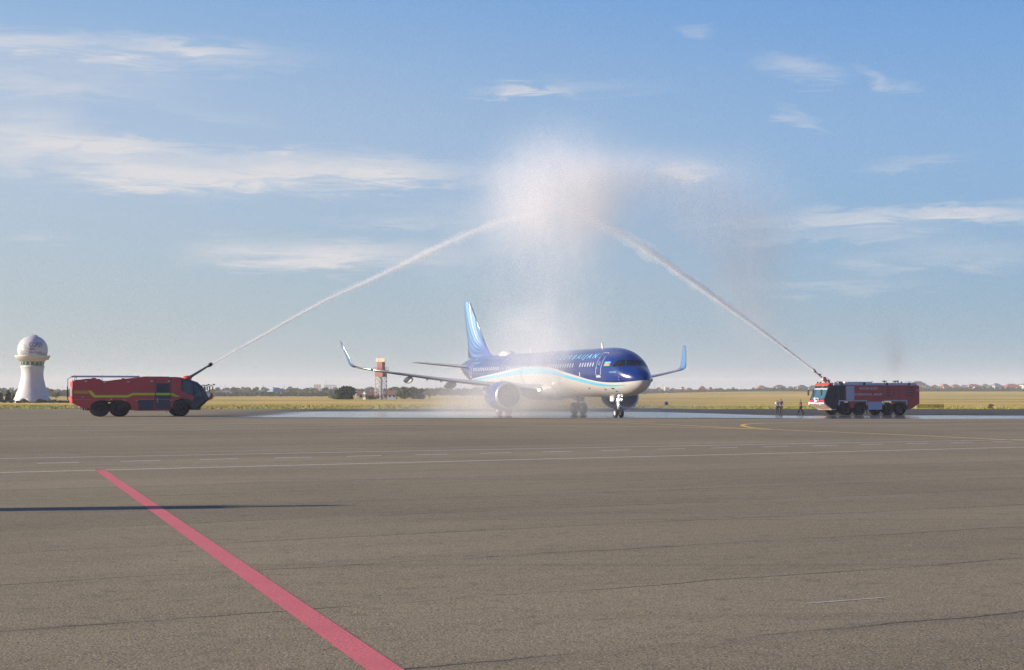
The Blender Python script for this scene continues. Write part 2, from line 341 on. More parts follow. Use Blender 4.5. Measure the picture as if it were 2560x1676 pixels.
def pch(xs,ys):
    n=len(xs);h=[xs[i+1]-xs[i] for i in range(n-1)];d=[(ys[i+1]-ys[i])/h[i] for i in range(n-1)]
    m=[0]*n;m[0]=d[0];m[-1]=d[-1]
    for i in range(1,n-1):
        if d[i-1]*d[i]<=0:m[i]=0
        else:
            a=2*h[i]+h[i-1];b=h[i]+2*h[i-1];m[i]=(a+b)/(a/d[i-1]+b/d[i])
    def f(x):
        x=min(max(x,xs[0]),xs[-1]);i=0
        while i<n-2 and x>xs[i+1]:i+=1
        t=(x-xs[i])/h[i]
        return ((2*t**3-3*t*t+1)*ys[i]+(t**3-2*t*t+t)*h[i]*m[i]+(-2*t**3+3*t*t)*ys[i+1]+(t**3-t*t)*h[i]*m[i+1])
    return f
FW,FT,FB,FC=[pch([s[0] for s in ST],[s[k] for s in ST]) for k in (1,2,3,4)]
def fy(a,z):
    w,t,b,c=FW(a),FT(a),FB(a),FC(a)
    q=(z-c)/(t-c) if z>c else (c-z)/(c-b)
    return w*math.sqrt(max(0,1-q*q)) if abs(q)<1 else 0
def onf(a,z,off=.006,s=1):
    """a point on the fuselage skin, pushed out by off"""
    y=fy(a,z); e=.03
    dy=(fy(a,z+e)-fy(a,z-e))/(2*e); dx=(fy(a+e,z)-fy(a-e,z))/(2*e)
    n=Vector((-dx,1,-dy)).normalized()
    return Vector((a,s*y,z))+Vector((n.x,s*n.y,n.z))*off
def patch(mb,poly,off=.006,s=1,n=6):
    """a quad (a,z)x4 laid on the skin as a grid"""
    A,B,C_,D=[Vector((p[0],p[1],0)) for p in poly]; vs=[];fs=[]
    for i in range(n+1):
        for j in range(n+1):
            p=A.lerp(B,i/n).lerp(D.lerp(C_,i/n),j/n); vs.append(onf(p.x,p.y,off,s))
    for i in range(n):
        for j in range(n):
            q=i*(n+1)+j; fs.append((q,q+1,q+n+2,q+n+1))
    return mb.add(vs,fs,True)
def outline(mb,pts,w,off=.008,s=1,closed=True):
    """a painted line on the skin along (a,z) points"""
    P=pts+[pts[0]] if closed else pts; Q=[]
    for i in range(len(P)-1):
        for k in range(5): Q.append((P[i][0]+(P[i+1][0]-P[i][0])*k/5,P[i][1]+(P[i+1][1]-P[i][1])*k/5))
    Q.append(P[-1]); q=[onf(a,z,off,s) for a,z in Q]; vs=[]
    for i,p in enumerate(q):
        d=(q[min(i+1,len(q)-1)]-q[max(i-1,0)]).normalized(); nrm=Vector((0,p.y,p.z-FC(Q[i][0]))).normalized(); e=d.cross(nrm).normalized()*w/2
        vs+=[p+e,p-e]
    return mb.add(vs,[(2*i,2*i+1,2*i+3,2*i+2) for i in range(len(q)-1)],True)
BLUE=(.006,.026,.155); LB=(.12,.50,.72)
def fcurve(inp,pts):
    """z of a livery edge as a function of the distance aft"""
    n=NT.nodes.new('ShaderNodeFloatCurve'); c=n.mapping.curves[0]; X0,X1,Z0,Z1=0,44.5,2.,6.
    while len(c.points)>2: c.points.remove(c.points[1])
    P=[((a-X0)/(X1-X0),(z-Z0)/(Z1-Z0)) for a,z in pts]
    c.points[0].location=P[0]; c.points[-1].location=P[-1]
    for p in P[1:-1]: c.points.new(*p)
    n.mapping.update(); L(mth('DIVIDE',inp,44.5),n.inputs['Value'])
    return mth('ADD',mth('MULTIPLY',n.outputs[0],4.),2.)
m,b=new_mat('livery_paint')
o=N('ShaderNodeTexCoord').outputs['Object']; s_=N('ShaderNodeSeparateXYZ'); L(o,s_.inputs[0]); a_,z_=s_.outputs[0],s_.outputs[2]
ZA=fcurve(a_,[(0,3.08),(.85,2.97),(1.97,2.909),(3.43,2.918),(5.74,3.067),(9.16,3.507),(12.05,3.913),(14.6,4.25),(17,4.41),(19.9,4.48),(23.26,4.415),(27.4,4.114),(32.4,3.751),(38,3.4),(44.5,3.0)])
ZB=fcurve(a_,[(0,2.72),(1.17,2.73),(2.4,2.714),(3.58,2.742),(5.38,2.885),(9.2,3.347),(12.05,3.678),(14.53,4.06),(17,4.25),(19.6,4.32),(23.1,4.21),(27.3,3.905),(31.1,3.684),(38,3.3),(44.5,2.9)])
ZC=fcurve(a_,[(0,2.80),(1.1,2.75),(1.5,2.667),(2.54,2.583),(3.76,2.575),(5.64,2.663),(7.9,2.9),(10.47,3.196),(14.5,3.658),(17.66,3.81),(21,3.805),(25.16,3.675),(30.4,3.491),(36,3.2),(44.5,2.8)])
def above(z,Z): return smooth(mth('SUBTRACT',z,Z),-.006,.006)
nn=noise(o,1.3,5,.6)
white=mixc(nn,(.52,.50,.48),(.60,.58,.56)); blue=mixc(nn,tuple(q*.9 for q in BLUE),tuple(q*1.15 for q in BLUE))
c=mixc(above(z_,ZC),white,LB); c=mixc(above(z_,ZB),c,white); c=mixc(above(z_,ZA),c,blue)
# faint skin joints
ln=mth('ABSOLUTE',mth('SUBTRACT',mth('FRACT',mth('DIVIDE',a_,3.2)),.5)); c=mixc(mth('MULTIPLY',smooth(ln,.006,.002),.22),c,(.03,.03,.04))
L(c,b.inputs['Base Color']); L(lin(noise(o,.8,4),.3,.7,.16,.27),b.inputs['Roughness']); b.inputs['Coat Weight'].default_value=.4; b.inputs['Coat Roughness'].default_value=.08
bn=N('ShaderNodeBump'); bn.inputs['Distance'].default_value=.02; bn.inputs['Strength'].default_value=.25; L(noise(mapping(o,scale=(1,.6,.6)),1.6,2),bn.inputs['Height']); L(bn.outputs[0],b.inputs['Normal'])
M_LIV=m
# the fin: pale blue with curved stripes fanning from the foot of its leading edge
m,b=new_mat('fin_livery')
o=N('ShaderNodeTexCoord').outputs['Object']; s_=N('ShaderNodeSeparateXYZ'); L(o,s_.inputs[0]); a_,z_=s_.outputs[0],s_.outputs[2]
da_=mth('SUBTRACT',a_,36.4); dz_=mth('SUBTRACT',z_,6.7)
ang=mth('ARCTAN2',dz_,da_); rr=mth('SQRT',mth('ADD',mth('MULTIPLY',da_,da_),mth('MULTIPLY',dz_,dz_)))
uu=mth('SUBTRACT',ang,mth('MULTIPLY',rr,.085))
c=mixc(lin(z_,6,11.5),(.035,.10,.36),(.07,.19,.48))
for u0,w0,colr in ((-.52,.05,(.08,.22,.46)),(-.36,.045,(.08,.22,.46)),(-.20,.045,(.11,.29,.50)),(-.04,.055,(.20,.42,.56)),(.085,.04,(.55,.58,.55)),(.20,.05,(.23,.44,.58)),(.33,.04,(.10,.27,.50)),(.45,.04,(.13,.30,.52)),(.56,.03,(.08,.22,.46))):
    e=mth('ABSOLUTE',mth('SUBTRACT',uu,u0)); wd=mth('MULTIPLY',smooth(rr,.2,4.),w0)
    c=mixc(mth('MULTIPLY',smooth(mth('SUBTRACT',e,wd),.008,-.008),.9),c,colr)
L(c,b.inputs['Base Color']); b.inputs['Roughness'].default_value=.3; b.inputs['Coat Weight'].default_value=.3
M_FIN=m
M_WHITE=mat('white_gloss',(.56,.55,.53),.3,var=.04); M_GREYW=mat('wing_grey',(.36,.37,.39),.42,var=.06,scale=1.2); M_METAL=mat('bare_metal',(.62,.61,.60),.34,1.,var=.03); M_DARK=mat('dark_rubber',(.018,.018,.02),.75,var=.2,scale=9)
M_GLASSD=mat('cockpit_glass',(.012,.018,.02),.07,var=.1); M_SILV=mat('silver_trim',(.62,.62,.66),.4,.3); M_BLUE=mat('blue_gloss',BLUE,.22,var=.08,coat=.4); M_STRUT=mat('strut_white',(.60,.60,.60),.4,.2,var=.1,scale=6)
M_LAMP=mat('lit_lamp',(1,1,1),.3,emis=((1,.97,.9),9)); M_TXT=mat('sky_blue_letters',(.16,.55,.86),.4); M_PORT=mat('cabin_pane',(.24,.25,.32),.18,var=.05); M_FAN=mat('fan_blades',(.10,.105,.12),.4,.5,var=.3,scale=8)
PA=R(21.1)
AC=empty('airliner',(10.68,121.95,0),PI/2+PA,'dark blue and white twin engine passenger jet under the arch of water','airliner')
mb=MB(); st=[0,.02,.06,.12,.2,.3,.45,.65,.9,1.15,1.4]+[1.6+.2*i for i in range(24)]+[6.4+1.6*i for i in range(16)]+[31+.6*i for i in range(23)]+[44.5]
st=sorted(set(round(q,3) for q in st)); n=72; vs=[];fs=[]
for a in st:
    w,t,b_,c_=FW(a),FT(a),FB(a),FC(a)
    for k in range(n):
        th=2*PI*k/n; cz=math.cos(th); vs.append((a,w*math.sin(th),c_+cz*((t-c_) if cz>0 else (c_-b_))))
for i in range(len(st)-1):
    for k in range(n): fs.append((i*n+k,i*n+(k+1)%n,(i+1)*n+(k+1)%n,(i+1)*n+k))
mb.add(vs,fs,True); mb.f+=[tuple(range(n)),tuple(reversed(range(len(vs)-n,len(vs))))]; mb.sm+=[False,False]
FUS=mb.build('fuselage',M_LIV,AC)
# belly fairing
mb=MB(); vs=[];fs=[];n=32; LF=[(14.6,.5,.2),(15.6,1.5,.75),(17,2.1,1.05),(19,2.3,1.2),(22,2.3,1.2),(24,2.0,1.0),(25.4,1.3,.6),(26.4,.4,.15)]
for a,w,h in LF:
    for k in range(n):
        th=2*PI*k/n; vs.append((a,w*math.sin(th),2.55-h*math.cos(th) if math.cos(th)>0 else 2.55-.35*h*math.cos(th)))
for i in range(len(LF)-1):
    for k in range(n): fs.append((i*n+k,i*n+(k+1)%n,(i+1)*n+(k+1)%n,(i+1)*n+k))
mb.add(vs,fs,True); mb.build('belly_fairing',M_WHITE,AC)
AF=[(0,0),(.02,.035),(.08,.062),(.2,.085),(.38,.09),(.6,.068),(.82,.032),(1,.004),(.82,-.016),(.6,-.034),(.38,-.046),(.2,-.046),(.08,-.036),(.02,-.02)]
def foil(mb,secs,vert=False):
    """secs: (LE a, y, z, chord, thickness, cant) ; lofted wing box"""
    n=len(AF); vs=[];fs=[]
    for a,y,z,c,t,ca in secs:
        for x,h in AF:
            h=h*t/.15*c; vs.append((a+x*c,y-h*math.sin(ca),z+h*math.cos(ca)))
    for i in range(len(secs)-1):
        for k in range(n): fs.append((i*n+k,i*n+(k+1)%n,(i+1)*n+(k+1)%n,(i+1)*n+k))
    mb.add(vs,fs,True); mb.f+=[tuple(len(mb.v)-len(vs)+k for k in range(n)),tuple(len(mb.v)-n+k for k in reversed(range(n)))]; mb.sm+=[False,False]; return mb
M_SLK=mat('winglet_blue',(.09,.19,.36),.4)
for s in (1,-1):
    wl=foil(MB(),[(16.5,s*1.5,2.35,6.6,.13,0),(17.1,s*2.6,2.45,5.9,.125,0),(19.3,s*6.4,2.86,4.0,.115,0),(21.5,s*10,3.30,3.05,.11,s*.02),(23.9,s*14,3.9,2.15,.1,s*.06),(25.35,s*16.4,4.32,1.6,.1,s*.12),(25.6,s*16.85,4.43,1.52,.1,s*.3)]).build('wing',M_GREYW,AC)
    foil(MB(),[(25.6,s*16.85,4.43,1.45,.09,s*.35),(25.78,s*17.1,4.58,1.3,.09,s*.8),(25.95,s*17.24,4.8,1.15,.08,s*1.15),(26.35,s*17.45,5.45,.92,.09,s*1.3),(26.95,s*17.75,6.3,.66,.09,s*1.3),(27.3,s*17.88,6.72,.45,.09,s*1.3),(27.5,s*17.93,6.88,.28,.09,s*1.3)]).build('winglet',M_SLK,wl)
    # bright leading edge of the winglet
    MB().tube([(25.57,s*16.85,4.44),(25.76,s*17.1,4.58),(25.93,s*17.245,4.8),(26.33,s*17.455,5.45),(26.93,s*17.755,6.3),(27.28,s*17.885,6.72)],.035,6).build('leading_edge',M_METAL,wl)
    # slat line / leading edge metal along the wing
    MB().tube([(17.06,s*2.6,2.46),(19.26,s*6.4,2.87),(21.46,s*10,3.31),(23.86,s*14,3.91),(25.31,s*16.4,4.33)],.045,6).build('leading_edge',M_METAL,wl)
    MB().lathe([(0,-.06),(.06,-.03),(.08,.02),(.05,.08),(0,.1)],10,Matrix.Translation((24.85,s*15.7,4.22))).build('navigation_light',mat('green_lens' if s>0 else 'red_lens',(.05,.5,.12) if s>0 else (.5,.03,.03),.2),wl)
    for ya,za,aa,ln_,r_ in ((5.0,2.42,20.2,4.2,.32),(8.6,2.85,21.7,3.6,.29),(12.2,3.33,23.4,3.0,.25)):
        pr=[(.02,0),(.5*r_,.08*ln_),(.9*r_,.25*ln_),(r_,.45*ln_),(.85*r_,.7*ln_),(.4*r_,.92*ln_),(.02,ln_)]
        MX=Matrix.Translation((aa-.2,s*ya,za))@Matrix.Rotation(PI/2+.05,4,'Y')@Matrix.Diagonal((1.35,.75,1,1))
        MB().lathe(pr,14,MX).build('flap_fairing',M_WHITE,wl)
    for ya,za,aa in ((7.3,2.88,20.1),(9.9,3.2,21.7),(11.0,3.36,22.4)):
        MB().box(aa,aa+.5,s*ya-.04,s*ya+.04,za-.16,za).build('access_lug',M_GREYW,wl)
    # landing light in the wing root
    MB().lathe([(0,0),(.10,.02),(.12,.07)],12,Matrix.Translation((16.95,s*2.35,2.32))@Matrix.Rotation(-PI/2,4,'Y')).build('landing_light',M_LAMP,wl)
    # engine
    ez=1.80; ey_=5.755
    out=[(1.02,.16),(1.07,.04),(1.13,0),(1.19,.05),(1.235,.22),(1.29,.7),(1.315,1.3),(1.30,2.0),(1.2,2.9),(1.05,3.5),(.98,3.52)]
    MX=Matrix.Translation((15.45,s*ey_,ez))@Matrix.Rotation(PI/2,4,'Y')@Matrix.Rotation(s*.0,4,'X')
    e=MB().lathe(out[4:],48,MX).build('engine',M_BLUE,AC)
    MB().lathe([(1.0,.30),(1.015,.16),(1.05,.05),(1.13,.0),(1.195,.05),(1.237,.24)],48,MX).build('inlet_lip',M_METAL,e)
    MB().lathe([(1.0,.29),(.985,.6),(.99,.95),(1.0,1.1)],48,MX).build('inlet_duct',mat('duct_grey',(.26,.27,.29),.5),e)
    f=MB()
    for k in range(18):
        t0=2*PI*k/18; vs=[]
        for r_ in (.22,.5,.75,.985):
            tw=.12+.35*r_
            for sgn in (-1,1):
                th=t0+sgn*.16*(.5+.5*(1-r_))+r_*.25; vs.append(MX@Vector((r_*math.cos(th),r_*math.sin(th),.95+sgn*tw*.25)))
        f.add(vs,[(2*i,2*i+1,2*i+3,2*i+2) for i in range(3)],True)
    f.build('fan',M_FAN,e)
    MB().lathe([(0,.45),(.07,.5),(.16,.66),(.24,.92),(.26,1.02)],24,MX).build('spinner',mat('spinner_black',(.03,.03,.035),.35),e)
    MB().lathe([(0,1.12),(1.0,1.12)],32,MX).build('engine_core',M_DARK,e)
    MB().lathe([(.74,3.4),(.70,4.1),(.52,4.6),(.48,4.6),(.3,4.65),(.26,4.9),(.02,5.4)],32,MX).build('exhaust_nozzle',mat('exhaust_metal',(.30,.27,.25),.4,.8),e)
    py_=MB().prism([(16.6,ez+1.15),(17.6,ez+1.42),(18.6,2.78),(19.4,2.85),(22.0,2.5),(21.2,2.1),(19.2,ez+1.0)],s*ey_-.2,s*ey_+.2).build('pylon',M_WHITE,e,.05)
    # stabiliser
    foil(MB(),[(38.5,s*.6,4.72,4.0,.1,0),(39.3,s*1.5,4.8,3.5,.1,0),(42.0,s*5.6,5.22,1.75,.09,0),(42.35,s*6.1,5.27,1.45,.08,0),(42.9,s*6.23,5.28,.8,.05,0)]).build('stabiliser',M_GREYW,AC)
    # main gear
    gx_,gy=21.97,3.795
    ms=MB().tube([(gx_,s*3.5,2.5),(gx_,s*gy,1.2),(gx_,s*gy,.585)],[.17,.15,.11],12).tube([(gx_,s*(gy-.5),.585),(gx_,s*(gy+.5),.585)],.09,10).tube([(gx_-1.0,s*3.3,2.3),(gx_,s*gy,1.1)],.06,8).tube([(gx_,s*2.2,2.2),(gx_,s*gy,1.25)],.07,8).tube([(gx_+.2,s*gy,1.2),(gx_+.42,s*gy,.9),(gx_+.15,s*gy,.62)],.045,6).build('main_gear',M_STRUT,AC)
    MB().box(gx_-.75,gx_+.75,s*(gy+.28)-.02,s*(gy+.28)+.02,1.25,2.45).build('gear_door',M_WHITE,ms,.01)
    for w in (-.46,.46):
        MXw=Matrix.Translation((gx_,s*gy+w,.585))@Matrix.Rotation(PI/2,4,'X')
        wh=MB().lathe([(.3,-.2),(.48,-.215),(.56,-.17),(.585,-.07),(.585,.07),(.56,.17),(.48,.215),(.3,.2)],32,MXw).build('tyre',M_DARK,ms)
        MB().lathe([(.02,-.14),(.2,-.15),(.28,-.2),(.31,-.2),(.31,.2),(.28,.2),(.2,.15),(.02,.14)],24,MXw,True).build('wheel_rim',M_STRUT,ms)
# nose gear
gx_=5.07
ng=MB().tube([(gx_-.12,0,1.95),(gx_,0,1.0),(gx_,0,.38)],[.12,.10,.075],12).tube([(gx_,-.3,.38),(gx_,.3,.38)],.06,10).tube([(gx_+1.05,0,1.8),(gx_+.05,0,1.05)],.05,8).tube([(gx_-.1,.0,1.0),(gx_-.34,0,.75),(gx_-.08,0,.46)],.035,6).tube([(gx_-.1,-.22,1.35),(gx_-.1,.22,1.35)],.045,6).tube([(gx_-.02,.14,1.5),(gx_-.02,.13,.9)],.025,6).build('nose_gear',M_STRUT,AC)
for w in (-.26,.26):
    MXw=Matrix.Translation((gx_,w,.38))@Matrix.Rotation(PI/2,4,'X')
    MB().lathe([(.19,-.1),(.32,-.11),(.365,-.09),(.38,-.04),(.38,.04),(.365,.09),(.32,.11),(.19,.1)],32,MXw).build('tyre',M_DARK,ng)
    MB().lathe([(.02,-.07),(.13,-.075),(.18,-.1),(.2,-.1),(.2,.1),(.18,.1),(.13,.075),(.02,.07)],24,MXw,True).build('wheel_rim',M_STRUT,ng)
for yy,zz,r_ in ((.17,1.52,.085),(-.17,1.52,.05),(.12,1.06,.045)):
    MB().lathe([(0,0),(r_*.8,.015),(r_,.06),(r_*.6,.13),(0,.14)],14,Matrix.Translation((gx_-.28,yy,zz))@Matrix.Rotation(PI/2,4,'Y')).build('taxi_light',M_LAMP,ng)
for s in (1,-1):
    MB().box(gx_+.05,gx_+.75,s*.42-.015,s*.42+.015,1.35,1.84).build('gear_door',M_WHITE,ng,.01)
# fin
foil_v=[(34.9,5.86,7.6,.03),(36.0,6.15,6.6,.06),(36.9,6.75,5.75,.09),(37.9,7.6,4.9,.1),(42.05,11.55,1.95,.1),(42.25,11.72,1.75,.08),(42.45,11.76,1.45,.05)]
mb=MB(); n=len(AF); vs=[];fs=[]
for a,z,c,t in [(34.4,5.7,8.1,.05)]+foil_v:
    for k,(x,h) in enumerate(AF):
        hh=(h if k<=7 else h)*t/.15*c
        hs_=.5*(AF[k][1]-AF[(14-k)%14][1]) if k not in (0,7) else 0
        vs.append((a+x*c,hs_*t/.15*c,z))
for i in range(len(foil_v)):
    for k in range(n): fs.append((i*n+k,i*n+(k+1)%n,(i+1)*n+(k+1)%n,(i+1)*n+k))
mb.add(vs,fs,True); mb.f+=[tuple(range(n)),tuple(reversed(range(len(vs)-n,len(vs))))]; mb.sm+=[False,False]
fin=mb.build('fin',M_FIN,AC)
MB().tube([(37.84,0,7.6),(41.99,0,11.55)],.065,6).build('leading_edge',M_METAL,fin)
MB().lathe([(.24,0),(.2,.3),(.16,.32),(.14,.1)],20,Matrix.Translation((44.45,0,4.86))@Matrix.Rotation(PI/2,4,'Y')).build('exhaust',M_METAL,AC)
MB().box(42.9,44.1,-.5,.5,4.3,4.36).build('tail_panel',M_WHITE,AC)
# satellite dome, aerials
MB().lathe([(0,.42),(.25,.41),(.5,.33),(.66,.18),(.7,0),(.7,-.15)],24,Matrix.Translation((31.0,0,5.85))@Matrix.Diagonal((1.7,1,1,1))).build('satellite_dome',M_WHITE,AC)
for a,h,w in ((8.0,.44,.34),(24.5,.42,.3),(33.2,.25,.3)):
    MB().prism([(a,5.82),(a+w,5.82),(a+w+.14,5.87+h),(a+.22,5.87+h)],-.03,.03).build('blade_aerial',M_WHITE,AC)
for a in (13.5,17.8): MB().lathe([(0,.07),(.12,.05),(.2,0)],12,Matrix.Translation((a,0,5.86))@Matrix.Diagonal((1.8,1,1,1))).build('beacon',M_WHITE,AC)
for s in (1,-1):
    # cockpit panes
    for P_ in ([(2.60,4.735),(2.50,4.745),(2.41,4.185),(2.83,4.155)],[(2.42,4.745),(2.20,4.75),(1.73,4.265),(2.32,4.205)]):
        patch(MB(),P_,.012,s,8).build('cockpit_window',M_GLASSD,AC)
    def fr(a,ph):  # a point by station and angle from the crown
        w,t,b_,c_=FW(a),FT(a),FB(a),FC(a); return Vector((a-.012,s*(w+.004)*math.sin(ph),c_+(t-c_+.012)*math.cos(ph)))
    # front pane: between the centre post and the corner post, found by solving height at each angle
    def at_z(y,z):
        lo,hi=.5,4.
        for _ in range(30):
            a=(lo+hi)/2
            if FT(a)>z and fy(a,z)>abs(y): hi=a
            else: lo=a
        return Vector((hi-.014,s*y,z+.006))
    vs=[];fs=[];q=8
    for i in range(q+1):
        for j in range(q+1):
            u_=i/q; v_=j/q; yb=.055+u_*(.84-.055); yt=.055+u_*(.64-.055); y_=yb+(yt-yb)*v_; vs.append(at_z(y_,(4.245+.055*u_)*(1-v_)+4.72*v_))
    for i in range(q):
        for j in range(q): k=i*(q+1)+j; fs.append((k,k+1,k+q+2,k+q+1))
    MB().add(vs,fs,True).build('cockpit_window',M_GLASSD,AC)
    outline(MB(),[(2.66,4.77),(2.18,4.785),(1.70,4.25),(2.36,4.165),(2.90,4.13)],.035,.010,s).build('window_frame',mat('frame_black',(.02,.02,.02),.5),AC)
    # doors
    for a0,a1,zt,zb in ((4.44,5.30,5.40,3.50),(19.45,20.0,5.12,3.88),(27.0,27.75,5.3,3.66),(36.55,37.3,5.5,3.75)):
        rc=.12; pts=[(a0+rc,zb),(a1-rc,zb),(a1,zb+rc),(a1,zt-rc*.5),(a1-rc,zt),(a0+rc,zt),(a0,zt-rc*.5),(a0,zb+rc)]
        d_=outline(MB(),pts,.055,.009,s).build('door',M_SILV,AC)
        am=(a0+a1)/2
        outline(MB(),[(am+.1,4.62),(am-.1,4.62),(am-.1,4.38),(am+.1,4.38)],.03,.009,s).build('door_window',M_SILV,d_)
        patch(MB(),[(a0+.02,zb-.06),(a1-.02,zb-.06),(a1-.02,zb-.16),(a0+.02,zb-.16)],.01,s,3).build('door_sill',M_SILV,d_)
        patch(MB(),[(am+.2,4.15),(am+.3,4.15),(am+.3,4.09),(am+.2,4.09)],.01,s,2).build('door_handle',M_SILV,d_)
    # cabin windows: white rimmed with a grey pane
    wins=[]; a=6.0; 
    while a<36.2:
        if not any(p-.25<a<q_+.25 for p,q_ in ((9.0,9.75),(19.4,20.05),(26.95,27.8))): wins.append(a)
        a+=.533
    if s==1: WINS=wins
    for a in (wins if s==1 else wins[:0]):
        dz_=-.1 if 17<a<22.6 else 0
        P8=[(a+.135*math.cos(t),4.43+.185*math.sin(t)) for t in [PI/4*k+PI/8 for k in range(8)]]
        w_=MB().add([onf(p,q,.008,s) for p,q in P8],[tuple(range(8))]).build('cabin_window',M_SILV,FUS)
        P8=[(a+.07*math.cos(t),4.43+.115*math.sin(t)) for t in [PI/4*k+PI/8 for k in range(8)]]
        MB().add([onf(p,q,.012,s) for p,q in P8],[tuple(range(8))]).build('pane',M_PORT,w_)
def skin_text(name,txt,size,a0,z0,sx_,shear=0,m=M_TXT,bold=False,off=.009,parent=None,length=None):
    V,F=text_mesh(txt,size,shear,bold,.06); w=max(v.x for v in V)
    k=(length/w) if length else sx_
    return MB().add([onf(a0-v.x*k,z0+v.y,off,1) for v in V],F).build(name,m,parent or AC)
skin_text('lettering','A Z E R B A I J A N',.56,15.2,4.96,1,.32,length=9.35)
skin_text('lettering','Lənkəran',.19,3.12,3.70,1,.1,length=.85)
skin_text('lettering','4K-AZ',.26,36.3,5.02,1,.1,length=1.6)
# the flag
fl=MB();
for i,(za,zb,mm) in enumerate(((4.62,4.50,mat('flag_blue',(.10,.42,.72),.4)),(4.50,4.385,mat('flag_red',(.62,.06,.05),.4)),(4.385,4.265,mat('flag_green',(.12,.42,.10),.4)))):
    patch(MB(),[(4.05-.0*i,za),(3.27,za),(3.24,zb),(4.03,zb)],.010,1,5).build('flag',mm,AC)
cr=[(3.68+.05*math.cos(t),4.443+.045*math.sin(t)) for t in [PI*2*k/10 for k in range(10)]]
MB().add([onf(p,q,.014,1) for p,q in cr],[tuple(range(10))]).build('flag_crescent',M_WHITE,AC)
for a,z,w,h in ((8.6,3.62,.09,.16),(7.6,2.45,.16,.05),(4.6,2.35,.10,.06),(3.2,2.42,.2,.05),(3.0,2.2,.14,.04)):
    patch(MB(),[(a+w,z+h),(a-w,z+h),(a-w,z-h),(a+w,z-h)],.01,1,2).build('service_marking',M_SILV if a>8 else M_DARK,AC)
for z_0 in (3.33,3.12):   # air data probes
    MB().tube([(1.9,fy(1.9,z_0),z_0),(1.8,fy(1.9,z_0)+.1,z_0),(1.6,fy(1.9,z_0)+.12,z_0)],.018,6).build('probe',M_METAL,AC)
# ------------------------------------------------------------------ fire trucks
M_RED=mat('truck_red',(.60,.036,.03),.32,var=.1,scale=.9,coat=.4); M_DGLS=mat('dark_tinted_glass',(.02,.026,.034),.12,var=.1); M_GUN=mat('dark_shutter',(.035,.045,.065),.35,var=.15,scale=2)
M_LIME=mat('lime_stripe',(.66,.78,.03),.5); M_TYRE=mat('truck_tyre',(.014,.014,.015),.85,var=.25,scale=5); M_HUB=mat('hub_dark',(.018,.018,.02),.6); M_BLK=mat('black_trim',(.02,.02,.022),.5)
M_ALU=mat('aluminium',(.55,.58,.62),.35,.35); M_COAM=mat('pale_coaming',(.62,.66,.72),.4); M_SHUT=mat('white_shutter',(.55,.57,.60),.45,var=.06); M_ORED=mat('beacon_red',(.75,.05,.02),.4); M_WPL=mat('white_panel',(.72,.72,.72),.45,var=.05)
def wheel(parent,x,y,r,w,side):
    """tyre with tread lugs, deep rim, hub; y is the wheel's outer face"""
    yc=y-side*w/2; MX=Matrix.Translation((x,yc,r))@Matrix.Rotation(PI/2,4,'X')
    root=MB().lathe([(r*.58,-w/2),(r*.85,-w/2-.01),(r*.96,-w*.42),(r,-w*.3),(r,w*.3),(r*.96,w*.42),(r*.85,w/2+.01),(r*.58,w/2)],40,MX)
    for k in range(28):
        t=2*PI*k/28; A=MX@Matrix.Rotation(t,4,'Z')
        for sg in (-1,1): root.box(r-.015,r+.012,-.045,.045,sg*w*.1 if sg>0 else -w*.44,w*.44 if sg>0 else -w*.1,A)
    o=root.build('wheel',M_TYRE,parent)
    mb=MB().lathe([(r*.58,w*.46),(r*.52,w*.44),(r*.48,w*.2),(r*.30,w*.16),(r*.27,w*.36),(r*.14,w*.40),(r*.10,w*.52),(.01,w*.53)],28,Matrix.Translation((x,yc,r))@Matrix.Rotation(-side*PI/2,4,'X')).lathe([(r*.58,-w*.46),(r*.3,-w*.2),(.01,-w*.2)],20,Matrix.Translation((x,yc,r))@Matrix.Rotation(-side*PI/2,4,'X'))
    for k in range(10):
        t=2*PI*k/10; mb.box(r*.36-.02,r*.36+.02,-.02,.02,w*.16,w*.22,Matrix.Translation((x,yc,r))@Matrix.Rotation(-side*PI/2,4,'X')@Matrix.Rotation(t,4,'Z'))
    mb.build('hub',M_HUB,o); return o
def side_plate(name,poly,yo,sgn,m,parent,t=.012,bev=0):
    """a flat panel standing proud of a body side at y=sgn*yo"""
    return MB().prism(poly,sgn*yo,sgn*(yo+t)).build(name,m,parent,bev)
def rect(x0,x1,z0,z1): return [(x0,z0),(x1,z0),(x1,z1),(x0,z1)]
# ---- the six wheeled truck on the left, seen from its right side
T1=empty('fire_truck',(-38.2,132.0,0),R(20),'six wheeled red fire truck with a lime stripe and a dark wedge shaped cab','fire truck','airport fire trucks spraying the arch')
HW=1.5; LT=11.95
M_CABG=mat('cab_glass_teal',(.05,.075,.085),.06,var=.6,scale=1.4)
def arch(xc0,xc1,r,zt,n=7):
    """points of a wheel opening's top edge from rear to front"""
    P=[(xc0-r,.55)]; P+=[(xc0-r*math.cos(t),.75+ (zt-.75)*math.sin(t)) for t in [PI/2*k/n for k in range(1,n+1)]]
    P+=[(xc1+r*math.sin(t),.75+(zt-.75)*math.cos(t)) for t in [PI/2*k/n for k in range(n)]]+[(xc1+r,.55)]; return P
top=[(9.15,3.42),(8.63,3.46),(5.85,3.46),(5.4,3.41),(3.6,3.20),(2.8,3.09),(2.43,3.11),(2.2,3.27),(1.15,3.29),(.18,3.14),(0,3.0)]
body=[(0,1.2),(.67,.80),(1.40,.72)]+arch(2.36,3.94,.94,1.42)+[(5.5,.50),(8.2,.50)]+[(8.32,.7),(8.4,1.1),(8.62,1.42),(9.15,1.52)]+top
MB().prism([(x,z) for x,z in body],-HW,HW).build('body',M_RED,T1,.045)
# wheel well floor / chassis
MB().box(.9,11.0,-.55,.55,.55,1.15).box(1.5,4.9,-1.1,1.1,1.25,1.4).build('chassis',M_BLK,T1)
